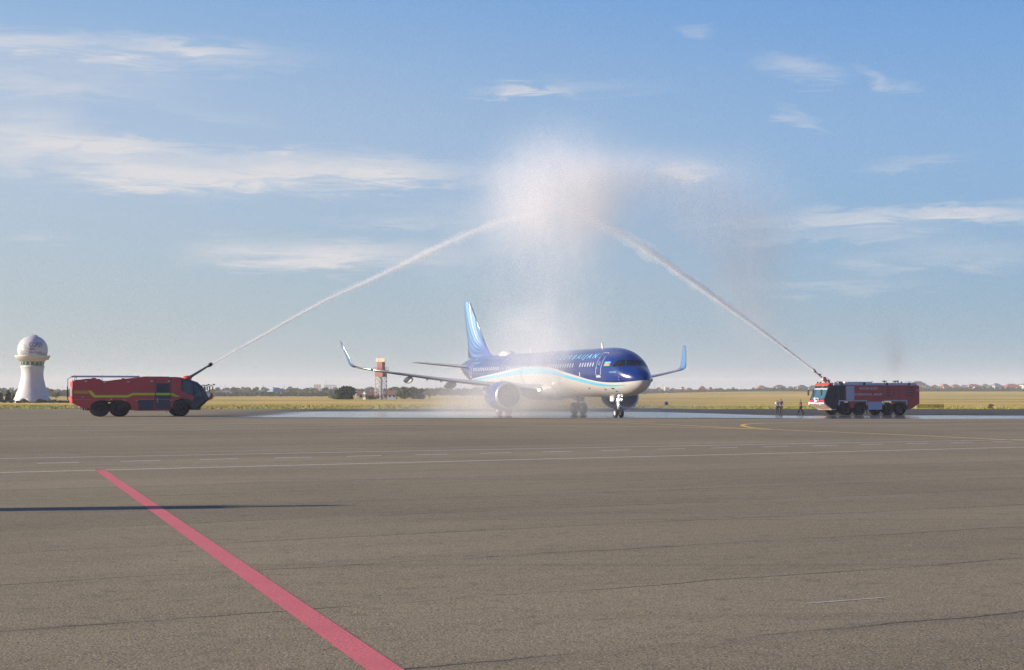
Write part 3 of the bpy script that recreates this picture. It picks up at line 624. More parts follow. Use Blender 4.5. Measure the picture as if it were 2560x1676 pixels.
# cab: dark wedge with sloping glass, narrowing forwards
cab=[(9.15,1.5),(9.65,1.46),(9.98,1.2),(10.08,.62),(10.75,.72),(11.25,1.08),(11.6,1.45),(11.62,1.6),(11.36,2.18),(11.06,2.62),(10.6,3.02),(9.8,3.27),(9.15,3.40)]
cabt=[(x,z) for x,z in cab]
mb=MB(); n=len(cab); vs=[]
ys=[-HW,-HW*.96,0,HW*.96,HW]
for y in (-HW,-1.2,1.2,HW):
    ins=0 if abs(y)<1.3 else 1
    for x,z in cab: vs.append((x-(.38*ins*max(0,(x-9.6))/2.0),y*(1-.05*ins*max(0,z-1.6)),z))
fs=[tuple(range(n)),tuple(reversed(range(3*n,4*n)))]
for r_ in range(3):
    for i in range(n): fs.append((r_*n+i,r_*n+n+i,r_*n+n+(i+1)%n,r_*n+(i+1)%n))
mb.add(vs,fs).build('cab',M_DGLS,T1,.03)
for s in (-1,1):
    side_plate('fender_bar',[(8.72,1.80),(8.9,2.22),(9.1,2.28),(10.2,1.80),(10.32,1.68),(10.12,1.34),(9.9,1.5),(9.2,1.58),(8.9,1.56)],HW-.01,s,M_RED,T1,.05,.02)
    side_plate('cab_side_panel',[(8.36,.62),(8.4,3.05),(8.9,3.38),(9.1,3.38),(9.0,2.6),(8.62,1.9),(8.55,1.3)],HW-.02,s,M_RED,T1,.03)
    dr=side_plate('door',rect(6.97,8.20,.63,2.92),HW,s,M_GUN,T1,.02,.01)
    side_plate('door_window',rect(7.04,8.12,2.08,2.84),HW+.018,s,M_DGLS,dr,.008)
    side_plate('door_handle',rect(7.1,7.16,1.2,1.62),HW+.02,s,M_ALU,dr,.03)
    for x0,x1,nm in ((5.47,6.82,'locker'),): 
        lk=side_plate(nm,rect(x0,x1,.58,1.47),HW,s,M_GUN,T1,.02,.01)
        for i in range(1,8): side_plate('slat',rect(x0+.03,x1-.03,.58+i*.11,.59+i*.11),HW+.02,s,M_BLK,lk,.004) if i in (2,4,6) else None
    # lime stripe with a hatched tail
    y0=HW+.003
    st_=[(1.2,2.26),(1.52,2.26),(1.86,1.86),(4.55,1.86),(4.98,2.05),(6.86,2.05),(6.86,1.86),(5.05,1.86),(4.62,1.66),(1.80,1.66),(1.66,1.72),(1.42,1.98)]
    sp=MB().prism(st_,s*y0,s*(y0+.006)).prism(rect(6.98,8.2,1.86,2.05),s*(HW+.03),s*(HW+.034)).prism([(8.26,2.05),(8.42,2.03),(9.08,1.73),(8.66,1.73),(8.26,1.86)],s*(HW+.043),s*(HW+.05))
    for k in range(10):
        x=.04+k*.122; sp.prism([(x+.07,2.0),(x+.14,2.0),(x-.02+.02,2.26),(x-.05,2.26)] if x>.1 else [(x+.07,2.0),(x+.14,2.0),(x+.03,2.2),(x,2.16)],s*y0,s*(y0+.006))
    sp.build('reflective_stripe',M_LIME,T1)
    MB().box(.0,1.55,s*HW if s>0 else -HW-.006,s*HW+.006 if s>0 else -HW,1.46,1.478).box(5.47,6.82,*sorted((s*HW,s*(HW+.022))),1.485,1.505).box(6.97,8.2,*sorted((s*HW,s*(HW+.026))),1.485,1.505).build('contour_tape',M_ALU,T1)
    for x,w in ((2.40,.025),(6.90,.05),(8.26,.04)): side_plate('panel_joint',rect(x-w/2,x+w/2,.56 if x>6 else 1.6,3.44 if x>6 else 3.08),HW,s,M_BLK,T1,.006)
    for x,z in ((1.05,3.06),(2.62,3.0),(4.62,3.02),(6.6,3.08),(8.1,3.08)): side_plate('side_lamp',rect(x-.1,x+.1,z-.05,z+.05),HW,s,M_ALU,T1,.02)
    for x,z in ((3.2,1.5),(4.3,1.44),(5.33,1.4),(8.28,1.42)): side_plate('marker_lamp',rect(x-.06,x+.06,z-.03,z+.03),HW,s,M_WPL,T1,.02)
    for xx in (2.32,4.0,9.16): wheel(T1,xx,s*(HW-.03),.755,.6,s)
    def cp(x,z,o=.008):
        return (x-.38*max(0,(x-9.6))/2.0,s*(HW*(1-.05*max(0,z-1.6))+o),z)
    for nm,P_ in (('side_window',[(9.35,1.95),(9.35,3.15),(9.95,3.08),(10.35,2.86),(10.35,1.95)]),('side_window',[(10.45,1.72),(10.45,2.82),(10.85,2.55),(11.1,2.2),(11.3,1.75)])):
        MB().add([cp(*q) for q in P_],[tuple(range(len(P_)))]).build(nm,M_CABG,T1)
    side_plate('cab_glint',[(10.0,2.86),(10.5,2.55),(10.46,2.42),(10.0,2.66)],HW-.13,s,M_ALU,T1,.01) if 0 else None
    # mirrors
    mm=MB().tube([(11.05,s*1.25,2.66),(11.5,s*1.45,2.78),(11.9,s*1.55,2.72)],.03,6).tube([(11.15,s*1.2,2.5),(11.6,s*1.4,2.62),(11.9,s*1.5,2.72)],.02,6).build('mirror_arm',M_BLK,T1)
    MB().box(11.6,11.68,s*1.5-.1,s*1.5+.1,2.2,2.62).box(11.86,11.93,s*1.55-.09,s*1.55+.09,2.3,2.64).lathe([(0,0),(.09,.03),(.1,.1),(0,.16)],10,Matrix.Translation((12.0,s*1.55,2.72))).build('mirror',M_BLK,mm)
    MB().tube([(10.1,s*1.2,.62),(10.7,s*1.2,.6),(11.0,s*1.2,.85)],.03,6).tube([(10.25,s*1.2,.62),(10.25,s*1.2,.78)],.02,6).build('step',M_BLK,T1)
MB().prism([(11.55,1.38),(11.95,1.52),(12.0,1.9),(11.86,2.0),(11.6,1.62)],-1.15,1.15).box(11.85,12.02,-.25,.25,1.9,2.1).build('bumper',M_RED,T1,.03)
MB().box(11.9,12.1,-.9,-.6,1.6,1.8).box(11.9,12.1,.6,.9,1.6,1.8).build('headlight',M_ALU,T1)
# roof: boom cradle, hatches, monitor
MB().box(.06,5.6,-1.32,-1.2,3.42,3.55).box(.06,5.6,1.2,1.32,3.42,3.55).tube([(2.42,-1.26,3.05),(2.42,-1.26,3.64)],.03,6).tube([(5.42,-1.26,3.4),(5.42,-1.26,3.64)],.03,6).tube([(.12,-1.26,3.05),(.12,-1.26,3.5)],.03,6).build('roof_rail',M_ALU,T1)
MB().box(1.6,1.95,-1.0,-.6,3.24,3.36).box(4.1,4.35,-1.1,-.8,3.18,3.34).box(6.0,8.2,-.9,.9,3.44,3.5).build('roof_hatch',M_BLK,T1)
MB().box(.12,.62,-1.46,-1.0,2.98,3.2).build('blue_beacon',mat('beacon_blue',(.03,.05,.30),.3),T1,.03)
MB().lathe([(.42,0),(.42,.12),(.36,.24),(.2,.34),(.12,.36),(0,.37)],20,Matrix.Translation((9.85,0,3.22))).box(9.55,10.1,-.22,.22,3.3,3.52).tube([(9.9,0,3.5),(9.9,0,3.68)],.03,6).build('turret_base',M_ORED,T1)
A0=Vector((10.05,0,3.42)); A1=Vector((11.98,0,4.62))
noz=MB().tube([A0,A0.lerp(A1,.2),A0.lerp(A1,.8),A1],[.15,.12,.09,.10],10).box(-.2,.2,-.2,.2,-.14,.14,Matrix.Translation(A0)@Matrix.Rotation(-.55,4,'Y')).tube([A0+Vector((.1,.12,.1)),A0.lerp(A1,.75)+Vector((0,.1,.08))],.03,6).build('water_cannon',mat('cannon_grey',(.09,.12,.15),.4,.3),T1)
d_=(A1-A0).normalized()
MB().tube([A1-d_*.35,A1-d_*.1,A1+d_*.1],[.12,.17,.15],12).tube([A1-d_*.2+Vector((0,.2,0)),A1-d_*.2-Vector((0,.2,0))],.03,6).build('nozzle',M_BLK,noz)
# rear: bright red surround, louvre, ladder, lamps
MB().box(-.06,0,-1.5,-1.2,1.25,3.0).box(-.06,0,1.2,1.5,1.25,3.0).box(-.06,0,-1.2,1.2,2.75,3.0).box(-.1,0,-1.4,1.4,1.2,1.75).build('rear_surround',mat('rear_red',(.72,.05,.035),.4),T1,.02)
lv=MB().box(-.03,0,-1.18,1.18,1.78,2.72).build('rear_grille',M_BLK,T1)
for i in range(9): MB().box(-.07,-.03,-1.15,1.15,1.82+.1*i,1.87+.1*i).build('louvre',M_ALU,lv)
MB().box(-.09,0.02,-1.45,1.45,3.0,3.14).build('rear_canopy',mat('canopy_pink',(.75,.25,.25),.5),T1,.02)
MB().tube([(-.25,-1.25,1.3),(-.42,-1.25,1.5),(-.42,-1.25,3.25),(-.1,-1.25,3.45),(.12,-1.25,3.55),(.3,-1.25,3.3)],.035,6).tube([(-.25,-.8,1.3),(-.42,-.8,1.5),(-.42,-.8,3.25),(-.1,-.8,3.45)],.035,6).build('ladder',M_BLK,T1)
MB().box(-.5,-.4,-1.42,-1.28,1.7,2.6).build('rear_mirror_guard',M_BLK,T1)
for x,z in ((.55,.62),(1.0,.5),(1.15,.45),(7.9,.3)): MB().tube([(x,-1.3,z+.35),(x,-1.3,z)],.025,6).build('drain_pipe',M_ALU,T1)
V,F=text_mesh('20',.26,0,False); MB().add([(.66+v.x,-HW-.006,1.62+v.y) for v in V],F).build('fleet_number',M_ALU,T1)
# ---- the eight wheeled truck on the right, seen from its left side and front
X0=-.0
T2=empty('fire_truck',(0,0,0),R(200),'eight wheeled red fire truck with white airport lettering, facing left','fire truck','airport fire trucks spraying the arch')
hd=Vector((-math.cos(R(20)),-math.sin(R(20)),0)); lf=Vector((math.sin(R(20)),-math.cos(R(20)),0))
cor=Vector((34.3,167.0,0)); og=cor-lf*1.5; og.z=zg(og.x,og.y)-.0; T2.location=(og.x,og.y,-.42); T2['category']='fire truck'
def P2(poly): return [(-s,z) for s,z in poly]
def r2(a,b_,c,d): return P2(rect(a,b_,c,d))
def arch2(c0,c1,r,zt): return [(c0-r,.62),(c0-r,zt),(c1+r,zt),(c1+r,.62)]
bd=[(2.62,3.34),(2.62,1.60),(1.75,1.60),(1.72,1.52)]+[(5.48,1.52),(5.48,.62),(7.42,.62),(7.42,1.55),(10.62,1.55),(10.62,.60),(11.0,.60),(12.3,1.28),(12.3,3.28),(12.1,3.34)]
MB().prism(P2(bd),-HW,HW).build('body',M_RED,T2,.03)
MB().box(-11.2,-1.0,-.5,.5,.6,1.2).build('chassis',M_BLK,T2)
# cab: raked windscreen, dark sides, sloping underside
cabp=[(.0,1.60),(.55,3.02),(.72,3.32),(2.62,3.34),(2.62,1.60),(1.72,1.58),(1.62,.72),(1.0,.70),(.0,1.36)]
cb_=MB().prism(P2(cabp),-HW+.01,HW-.01).build('cab',M_BLK,T2,.03)
def on_ws(y,t): # a point on the windscreen plane, t 0 bottom .. 1 top
    return Vector((-(.0+.55*t)+.012,y,1.66+1.36*t))
ws=MB(); vs=[]
for y in (-1.38,0,1.38):
    for t in (0.03,.86): vs.append(on_ws(y*(1-.04*t),t))
ws.add(vs,[(0,1,3,2),(2,3,5,4)]).build('windscreen',mat('windscreen_blue',(.04,.10,.145),.08,var=.35,scale=2.),T2)
MB().add([on_ws(-1.42,.87)+Vector((.01,0,0)),on_ws(1.42,.87)+Vector((.01,0,0)),on_ws(1.4,.985)+Vector((.01,0,0)),on_ws(-1.4,.985)+Vector((.01,0,0))],[(0,1,2,3)]).build('sun_visor',M_ALU,T2)
for y in (1.44,-1.44):
    MB().tube([on_ws(y,0)+Vector((.02,0,0)),on_ws(y*.98,1.)+Vector((.02,0,0))],.045,6).build('windscreen_post',M_BLK,T2)
MB().box(-.04,.05,-1.47,1.47,1.45,1.66).build('front_band',mat('band_crimson',(.62,.02,.09),.4),T2,.01)
MB().box(-.15,.10,-1.7,-.3,1.28,1.44).box(-.15,.08,.3,1.5,1.30,1.42).build('bumper',M_WPL,T2,.02)
# sloping front apron with chevrons
m,b=new_mat('chevron_panel'); o=N('ShaderNodeTexCoord').outputs['Object']; s_=N('ShaderNodeSeparateXYZ'); L(o,s_.inputs[0])
q=mth('FRACT',mth('MULTIPLY',mth('ADD',mth('MULTIPLY',s_.outputs[1],1.),mth('MULTIPLY',s_.outputs[2],1.)),5.2)); q2=mth('FRACT',mth('MULTIPLY',mth('SUBTRACT',s_.outputs[1],s_.outputs[2]),5.2))
inner=mth('MULTIPLY',mth('LESS_THAN',mth('ABSOLUTE',mth('ADD',s_.outputs[1],-.1)),.95),mth('LESS_THAN',s_.outputs[2],1.08))
L(mixc(mth('MULTIPLY',mth('GREATER_THAN',q,.55),inner),(.66,.60,.52),(.50,.10,.035)),b.inputs['Base Color']); b.inputs['Roughness'].default_value=.5
MB().prism([(.06,1.28),(.0,1.28),(-.98,.60),(-.96,.64),(.0,1.42)],-1.35,1.35).prism([(-.9,.72),(-.94,.60),(-1.6,.60),(-1.6,.72)],-1.35,1.35).build('front_apron',m,T2)
for s in (1,-1):
    MB().prism([(.03,1.40),(.0,1.28),(-1.0,.60),(-1.30,.60),(-1.15,.74),(-.12,1.42)],*sorted((s*1.36,s*1.47))).build('apron_edge',M_WPL,T2,.01)
    MB().tube([(-.25,s*1.0,1.35),(.28,s*1.15,1.15)],.03,6).lathe([(0,0),(.12,.03),(.13,.12),(0,.16)],10,Matrix.Translation((.3,s*1.15,1.12))).build('bumper_lamp',M_WPL,T2)
MB().lathe([(.0,.30),(.14,.27),(.24,.16),(.28,0)],16,Matrix.Translation((.1,.05,1.5))).tube([(.1,.05,1.75),(.42,.1,1.86)],[.1,.12],10).tube([(.1,-.3,1.6),(.12,-.1,1.9),(.1,.35,1.88),(.1,.5,1.6)],.05,8).build('bumper_monitor',M_WPL,T2)
# red roof fairing with lamps, monitor
rf=MB().prism([(-.50,3.33),(-.62,3.46),(-.75,3.56),(-1.55,3.60),(-1.9,3.5),(-1.95,3.33)],-1.42,1.42).build('roof_fairing',M_ORED,T2,.04)
for y in (-1.2,-.6,.5,1.15):
    MB().lathe([(.09,0),(.1,.12),(.05,.17),(0,.18)],10,Matrix.Translation((-.8,y,3.56))).build('beacon',M_BLK,rf)
MB().prism([(-.48,3.20),(-.46,3.34),(-.9,3.36),(-.9,3.2)],-1.45,1.45).build('cab_brow',mat('brow_grey',(.10,.11,.10),.5),T2,.02)
for y in (1.42,-1.3):
    ma=MB().tube([(-.45,y,3.2),(-.1,y+.05,3.3),(.3,y+.1,3.1),(.4,y+.1,2.7)],.04,8).build('mirror_arm',M_ALU,T2)
    MB().box(.33,.45,y-.02,y+.2,2.2,2.85).build('mirror',M_BLK,ma,.02)
B0=Vector((-1.1,.1,3.72)); B1=Vector((.55,.1,5.05))
wc=MB().lathe([(.3,0),(.3,.12),(.16,.16),(.14,.34)],14,Matrix.Translation((-1.25,.1,3.58))).tube([(-1.5,.1,3.75),(-1.2,.1,3.95),(-1.0,.1,3.8)],.13,10).tube([B0,B0.lerp(B1,.35),B0.lerp(B1,.75),B1],[.17,.11,.08,.11],10).tube([B0+Vector((-.3,.25,.1)),B0+Vector((.1,.25,.28))],.1,8).box(-.95,-.55,-.12,.35,3.92,4.22).build('water_cannon',mat('cannon_cream',(.50,.47,.42),.45),T2)
d2=(B1-B0).normalized()
MB().tube([B1-d2*.45,B1-d2*.2,B1+d2*.05],[.10,.17,.14],12).build('nozzle',mat('nozzle_cream',(.62,.56,.44),.4),wc)
MB().box(-.75,-.65,.0,.6,4.15,4.25).box(-.35,-.25,-.2,.3,4.45,4.6).build('cannon_bracket',M_BLK,wc)
MB().tube([(-1.9,.3,3.5),(-2.3,.5,3.72),(-2.9,.6,3.7)],.05,6).box(-2.9,-2.5,.4,.8,3.5,3.72).build('hose_fitting',M_BLK,T2)
# roof edge rail, box, gear on the roof
for s in (1,-1):
    MB().prism([(-1.15,3.30),(-1.2,3.55),(-11.85,3.62),(-11.95,3.33),(-2.6,3.33)],*sorted((s*1.36,s*1.525))).build('roof_coaming',M_COAM,T2,.02)
    for x in (2.15,5.05,8.0,10.9): MB().box(-x-.12,-x+.12,*sorted((s*1.52,s*1.62)),3.36,3.56).tube([(-x-.1,s*1.56,3.6),(-x+.1,s*1.56,3.6)],.05,8).build('flood_lamp',M_BLK,T2)
    for a,b_ in ((2.56,2.60),(7.42,7.45),(9.58,9.62)): side_plate('panel_joint',r2(a,b_,1.62,3.3),HW,s,M_BLK,T2,.005)
    # cab glazing and door
    dd=side_plate('door',P2([(1.06,.98),(1.5,3.12),(2.5,3.12),(2.5,.98)]),HW-.01,s,M_BLK,T2,.015)
    side_plate('door_window',P2([(1.32,1.95),(1.52,3.02),(2.05,3.02),(2.05,1.95)]),HW+.008,s,M_DGLS,dd,.006); side_plate('door_handle',r2(1.78,1.83,1.3,2.9),HW+.01,s,mat('rail_brass',(.30,.26,.16),.4,.6),dd,.03)
    side_plate('side_window',P2([(.22,1.95),(.66,3.02),(1.36,3.02),(1.18,1.95)]),HW-.009,s,M_DGLS,T2,.006); side_plate('side_window',r2(2.14,2.56,2.1,3.02),HW-.009,s,M_DGLS,T2,.006)
    # shutters, lockers
    sh=side_plate('shutter',r2(2.78,3.82,1.72,3.24),HW,s,M_SHUT,T2,.02,.01)
    for i in range(1,12): side_plate('slat',r2(2.80,3.80,1.72+.126*i,1.728+.126*i),HW+.02,s,M_ALU,sh,.003)
    side_plate('locker',r2(5.55,7.36,.62,1.50),HW+.0,s,mat('pale_locker',(.50,.58,.66),.4),T2,.025,.015)
    for a,b_ in ((1.72,5.42),(7.5,10.62)):
        wa=MB()
        wa.prism(P2([(a-.02,1.12),(a+.10,1.68),(b_,1.68),(b_,1.12),(b_-.12,1.12),(b_-.12,1.56),(a+.2,1.56),(a+.12,1.12)]),*sorted((s*(HW-.02),s*(HW+.07)))).build('wheel_arch',M_ALU,T2,.01)
    MB().prism(P2([(3.12,1.52),(3.92,1.52),(3.68,.78),(3.4,.78)]),*sorted((s*(HW-.25),s*(HW+.0)))).build('splash_panel',M_RED,T2)
    lv=side_plate('vent_panel',r2(7.55,9.5,1.78,3.2),HW,s,M_RED,T2,.008)
    for xa,xb in ((7.92,8.48),(8.76,9.0)):
        for z in (3.06,2.78,2.47,2.19): side_plate('vent',r2(xa,xb,z-.055,z+.055),HW+.008,s,M_BLK,lv,.004)
    lv=side_plate('vent_panel',r2(9.7,11.75,1.78,3.2),HW,s,M_RED,T2,.008)
    for xa,xb in ((10.42,10.72),(10.8,11.65)):
        for k,z in enumerate((3.06,2.78,2.47,2.19)): side_plate('vent',r2(xa,xb-(.2 if k==3 and xb>11 else 0),z-.055,z+.055),HW+.008,s,M_BLK,lv,.004)
    for xx in (2.56,4.5,8.22,9.82): wheel(T2,-xx,s*(HW-.0),.70,.55,s)
def t2_text(txt,s0,z0,length,size,m,name='lettering',shear=0):
    V,F=text_mesh(txt,size,shear,False); w=max(v.x for v in V); k=length/w
    MB().add([(-(s0+v.x*k),HW+.012,z0+v.y) for v in V],F).build(name,m,T2)
M_LET=mat('white_letters',(.88,.87,.88),.5)
t2_text('HEYDAR ALIYEV',4.44,2.84,2.36,.40,M_LET); t2_text('INTERNATIONAL  AIRPORT',3.88,2.20,3.55,.34,M_LET); t2_text('15',11.9,2.66,.32,.36,M_LET,'fleet_number')
t2_text('Ziegler',11.4,1.36,.36,.14,mat('badge_gold',(.45,.35,.2),.4),'badge') if 0 else None
MB().box(-6.1,-3.15,.3,1.3,3.34,3.72).build('roof_locker',M_ALU,T2,.02)
MB().box(-3.1,-2.75,.3,1.3,3.4,3.72).build('roof_locker',mat('locker_cream',(.66,.63,.56),.5),T2,.02)
MB().tube([(-6.5+.14*math.cos(t),.9,3.62+.14*math.sin(t)) for t in [PI*k/6 for k in range(7)]],.035,6).build('hose_loop',mat('hose_brown',(.35,.22,.12),.7),T2)
for x in (8.1,9.5): MB().lathe([(.05,0),(.05,.2),(.28,.26),(.28,.34),(.0,.36)],12,Matrix.Translation((-x,.9,3.5))).build('roof_vent',M_BLK,T2)
MB().box(-7.6,-7.0,.6,1.1,3.5,3.6).lathe([(.08,0),(.08,.3),(.05,.42),(0,.44)],8,Matrix.Translation((-9.95,.8,3.5))).lathe([(.1,0),(.07,.25),(0,.3)],8,Matrix.Translation((-10.4,.8,3.5))).build('roof_fitting',M_BLK,T2)
MB().tube([(-10.9,.9,3.5),(-10.9,.9,3.75),(-11.7,.9,3.75),(-11.7,.9,3.5)],.025,6).build('roof_handrail',M_ALU,T2)
MB().tube([(-5.5,1.1,.62),(-5.75,1.1,.2)],.05,6).tube([(-5.3,.6,.5),(-5.3,.6,.15)],.04,6).build('drain_pipe',M_BLK,T2)
# ------------------------------------------------------------------ people
def skin_obj(name,nodes,edges,m,parent,sub=1):
    """one continuous surface grown from joints: nodes (x,y,z,r)"""
    me=bpy.data.meshes.new(name); me.from_pydata([n[:3] for n in nodes],edges,[]); o=bpy.data.objects.new(name,me); COL.objects.link(o)
    s=o.modifiers.new('skin','SKIN'); s.use_smooth_shade=True
    for i,n in enumerate(nodes): me.skin_vertices[0].data[i].radius=(n[3],n[4] if len(n)>4 else n[3])
    me.skin_vertices[0].data[0].use_root=True
    q=o.modifiers.new('sub','SUBSURF'); q.levels=sub; q.render_levels=sub
    dg=bpy.context.evaluated_depsgraph_get(); dg.update(); me2=bpy.data.meshes.new_from_object(o.evaluated_get(dg)); bpy.data.objects.remove(o); me2.name=name
    o=bpy.data.objects.new(name,me2); COL.objects.link(o); o.parent=parent; me2.materials.clear(); me2.materials.append(m); return o
M_SKIN=mat('skin',(.30,.17,.11),.6); M_HAIR=mat('dark_hair',(.02,.016,.014),.7)
def person(x,y,H,rz,label,shirt,trous,pose,hairc=None):
    """facing +x; pose: (near leg swing, far leg swing, arm L fwd, arm R fwd, elbow bend)"""
    root=empty('person',(x,y,zg(x,y)+.006),rz,label,'person','people standing near the right fire truck'); k=H/1.75
    la,lb,aa,ab,el_=pose
    def leg(sgn,sw): 
        hip=Vector((0,sgn*.10,.90)); kn=hip+Vector((math.sin(sw)*.44+.02,0,-math.cos(sw)*.44)); s2=sw-.12 if sw<0 else sw-.05
        an=kn+Vector((math.sin(s2)*.40,0,-math.cos(s2)*.40)); an.z=max(an.z,.08); return hip,kn,an,Vector((an.x+.17,an.y+sgn*.02,.035))
    def arm(sgn,sw,e): 
        sh=Vector((0,sgn*.19,1.43)); eb=sh+Vector((math.sin(sw)*.28,sgn*.05,-math.cos(sw)*.28)); wr=eb+Vector((math.sin(sw+e)*.25,-sgn*.03*(1 if e<1 else 3),-math.cos(sw+e)*.25)); return sh,eb,wr
    nodes=[(0,0,.93,.14,.10),(0,0,1.15,.13,.10),(0,0,1.38,.15,.10),(0,0,1.50,.058),(.015,0,1.58,.062),(.02,0,1.66,.085,.095),(.015,0,1.73,.06,.07)]; ed=[(i,i+1) for i in range(6)]
    for sgn,sw in ((1,la),(-1,lb)):
        h,kn,an,toe=leg(sgn,sw); b_=len(nodes); nodes+=[(*h,.10),(*kn,.06),(*an,.042),(*toe,.035)]; ed+=[(0,b_),(b_,b_+1),(b_+1,b_+2),(b_+2,b_+3)]
    fing=[]
    for sgn,sw in ((1,aa),(-1,ab)):
        sh,eb,wr=arm(sgn,sw,el_); dd=(wr-eb).normalized(); pm=wr+dd*.09; b_=len(nodes)
        nodes+=[(*sh,.055),(*eb,.042),(*wr,.028),(*pm,.034,.018)]; ed+=[(2,b_),(b_,b_+1),(b_+1,b_+2),(b_+2,b_+3)]
        sd=Vector((1,0,0)) if abs(dd.x)<.7 else Vector((0,0,1))
        for j in range(4):
            o_=sd*(j-1.5)*.018; b2_=len(nodes); e1=pm+o_+dd*(.045+.006*(1.5-abs(j-1.5))); nodes+=[(*e1,.009),(*(e1+dd*.03+Vector((0,-sgn*.012,0))),.008)]; ed+=[(b_+3,b2_),(b2_,b2_+1)]
        b2_=len(nodes); nodes+=[(*(wr+dd*.05+sd*.045),.010)]; ed.append((b_+2,b2_))
    nodes.append((.10,0,1.645,.014)); ed.append((5,len(nodes)-1))
    S=lambda ns:[tuple(v*k for v in n) for n in ns]
    skin_obj('body',S(nodes),ed,M_SKIN,root)
    # shirt
    ns=[(0,0,1.0,.165,.12),(0,0,1.16,.15,.118),(0,0,1.38,.165,.115),(0,0,1.47,.08)]; e_=[(0,1),(1,2),(2,3)]
    for sgn,sw in ((1,aa),(-1,ab)):
        sh,eb,wr=arm(sgn,sw,el_); b_=len(ns); ns+=[(*sh,.072),(*(sh.lerp(eb,.85)),.062)]; e_+=[(2,b_),(b_,b_+1)]
    skin_obj('shirt',S(ns),e_,shirt,root)
    ns=[(0,0,.96,.155,.115)]; e_=[]
    for sgn,sw in ((1,la),(-1,lb)):
        h,kn,an,toe=leg(sgn,sw); b_=len(ns); ns+=[(*h,.112),(*kn,.078),(*(kn.lerp(an,.95)),.066)]; e_+=[(0,b_),(b_,b_+1),(b_+1,b_+2)]
    skin_obj('trousers',S(ns),e_,trous,root)
    for sgn,sw in ((1,la),(-1,lb)):
        h,kn,an,toe=leg(sgn,sw); skin_obj('shoe',S([(an.x-.03,an.y,.055,.05),(an.x+.06,an.y,.05,.048),(toe.x+.02,toe.y,.04,.042)]),[(0,1),(1,2)],M_BLK,root)
    skin_obj('hair',S([(-.01,0,1.66,.09,.10),(.0,0,1.74,.075,.085)]),[(0,1)],hairc or M_HAIR,root)
    for ch in root.children: pass
    return root
def at_x(px,D): return (px-1280)/FPX*D
M_TR=mat('dark_trousers',(.03,.04,.065),.8,var=.2,scale=8)
person(at_x(1942,171),171,1.66,R(-75),'shorter person in a white shirt and dark trousers beside a taller one in navy',mat('white_shirt',(.62,.62,.68),.8),M_TR,(.10,-.06,.05,.15,.35))
person(at_x(1951.5,171.8),171.8,1.82,R(-120),'taller person in a navy shirt standing at the shoulder of one in white',mat('navy_shirt',(.03,.045,.10),.8),mat('navy_trousers',(.025,.04,.05),.8),(.04,-.08,-.15,-.1,.9))
person(at_x(2001,171.5),171.5,1.76,R(182),'person in a dark brown polo walking left between the others and the truck',mat('brown_shirt',(.06,.035,.04),.8),M_TR,(.42,-.40,.15,-.15,.5))
# ------------------------------------------------------------------ domed tower on the left
D=330.; TX=at_x(81.2,D); k=D/FPX
def zt(y): return CAMZ+(983-y)*k
TW=empty('control_tower',(TX,D,0),0,'white hourglass control tower with a lettered white dome, left of the fire truck','tower')
m,b=new_mat('tower_concrete'); o=N('ShaderNodeTexCoord').outputs['Object']; s_=N('ShaderNodeSeparateXYZ'); L(o,s_.inputs[0])
gz=mth('ABSOLUTE',mth('SUBTRACT',mth('FRACT',mth('MULTIPLY',s_.outputs[2],1.1)),.5)); ga=mth('ABSOLUTE',mth('SUBTRACT',mth('FRACT',mth('MULTIPLY',mth('ARCTAN2',s_.outputs[1],s_.outputs[0]),5.)),.5))
c=mixc(noise(o,.6,5,.6),(.49,.49,.50),(.59,.59,.60)); c=mixc(mth('MULTIPLY',mth('MAXIMUM',smooth(gz,.02,.008),smooth(ga,.03,.01)),.25),c,(.35,.35,.36)); L(c,b.inputs['Base Color']); b.inputs['Roughness'].default_value=.55; M_TOW=m
prof=[(43.5,1012),(42.5,1004),(38.2,997),(34.5,985),(30.6,976),(28.2,967),(26.2,958),(24.2,950),(22.9,940),(22.6,932),(23.2,925),(24.5,918),(26.4,914.2)]
rz_=pch([-p[1] for p in reversed(prof)][::-1],[p[0] for p in prof])
n=144; ny=22; vs=[];fs=[]; zb0=1012.; 
for j in range(ny+1):
    for i in range(n):
        th=2*PI*i/n; ph=((th/(2*PI)*7+.42)%1)-.5; ar=max(0,1-(ph/.30)**2)**.5*12.5 if abs(ph)<.30 else 0
        yb=zb0-ar-1; yt=914.2; y_=yb+(yt-yb)*(j/ny); r_=rz_(-y_)*k*1.0; vs.append((r_*math.cos(th),r_*math.sin(th),zt(y_)))
for j in range(ny):
    for i in range(n): fs.append((j*n+i,j*n+(i+1)%n,(j+1)*n+(i+1)%n,(j+1)*n+i))
shaft=MB().add(vs,fs,True).build('shaft',M_TOW,TW)
q=shaft.modifiers.new('thick','SOLIDIFY'); q.thickness=.35; q.offset=-1
cols_=MB()
for i in range(12):
    th=2*PI*i/12+.2; cols_.box(-.16,.16,-.16,.16,0,2.6,Matrix.Translation((2.4*math.cos(th),2.4*math.sin(th),-.3)))
cols_.lathe([(1.9,-.3),(1.9,2.6)],24).build('base_columns',mat('base_stone',(.30,.28,.22),.7),TW)
band=MB().lathe([(26.0*k,zt(914.3)),(28.9*k,zt(905))],7*8,None).build('window_band',mat('green_glass',(.03,.16,.11),.1,var=.4,scale=.8),TW)
mull=MB()
for i in range(16):
    th=2*PI*i/16+.12; mull.tube([(26.2*k*math.cos(th),26.2*k*math.sin(th),zt(914.4)),(29.1*k*math.cos(th),29.1*k*math.sin(th),zt(904.9))],.09,6)
mull.build('mullions',M_TOW,band)
MB().lathe([(26.3*k,zt(915)),(26.9*k,zt(915)),(26.9*k,zt(913.8)),(26.0*k,zt(913.8))],48).build('sill',M_TOW,TW)
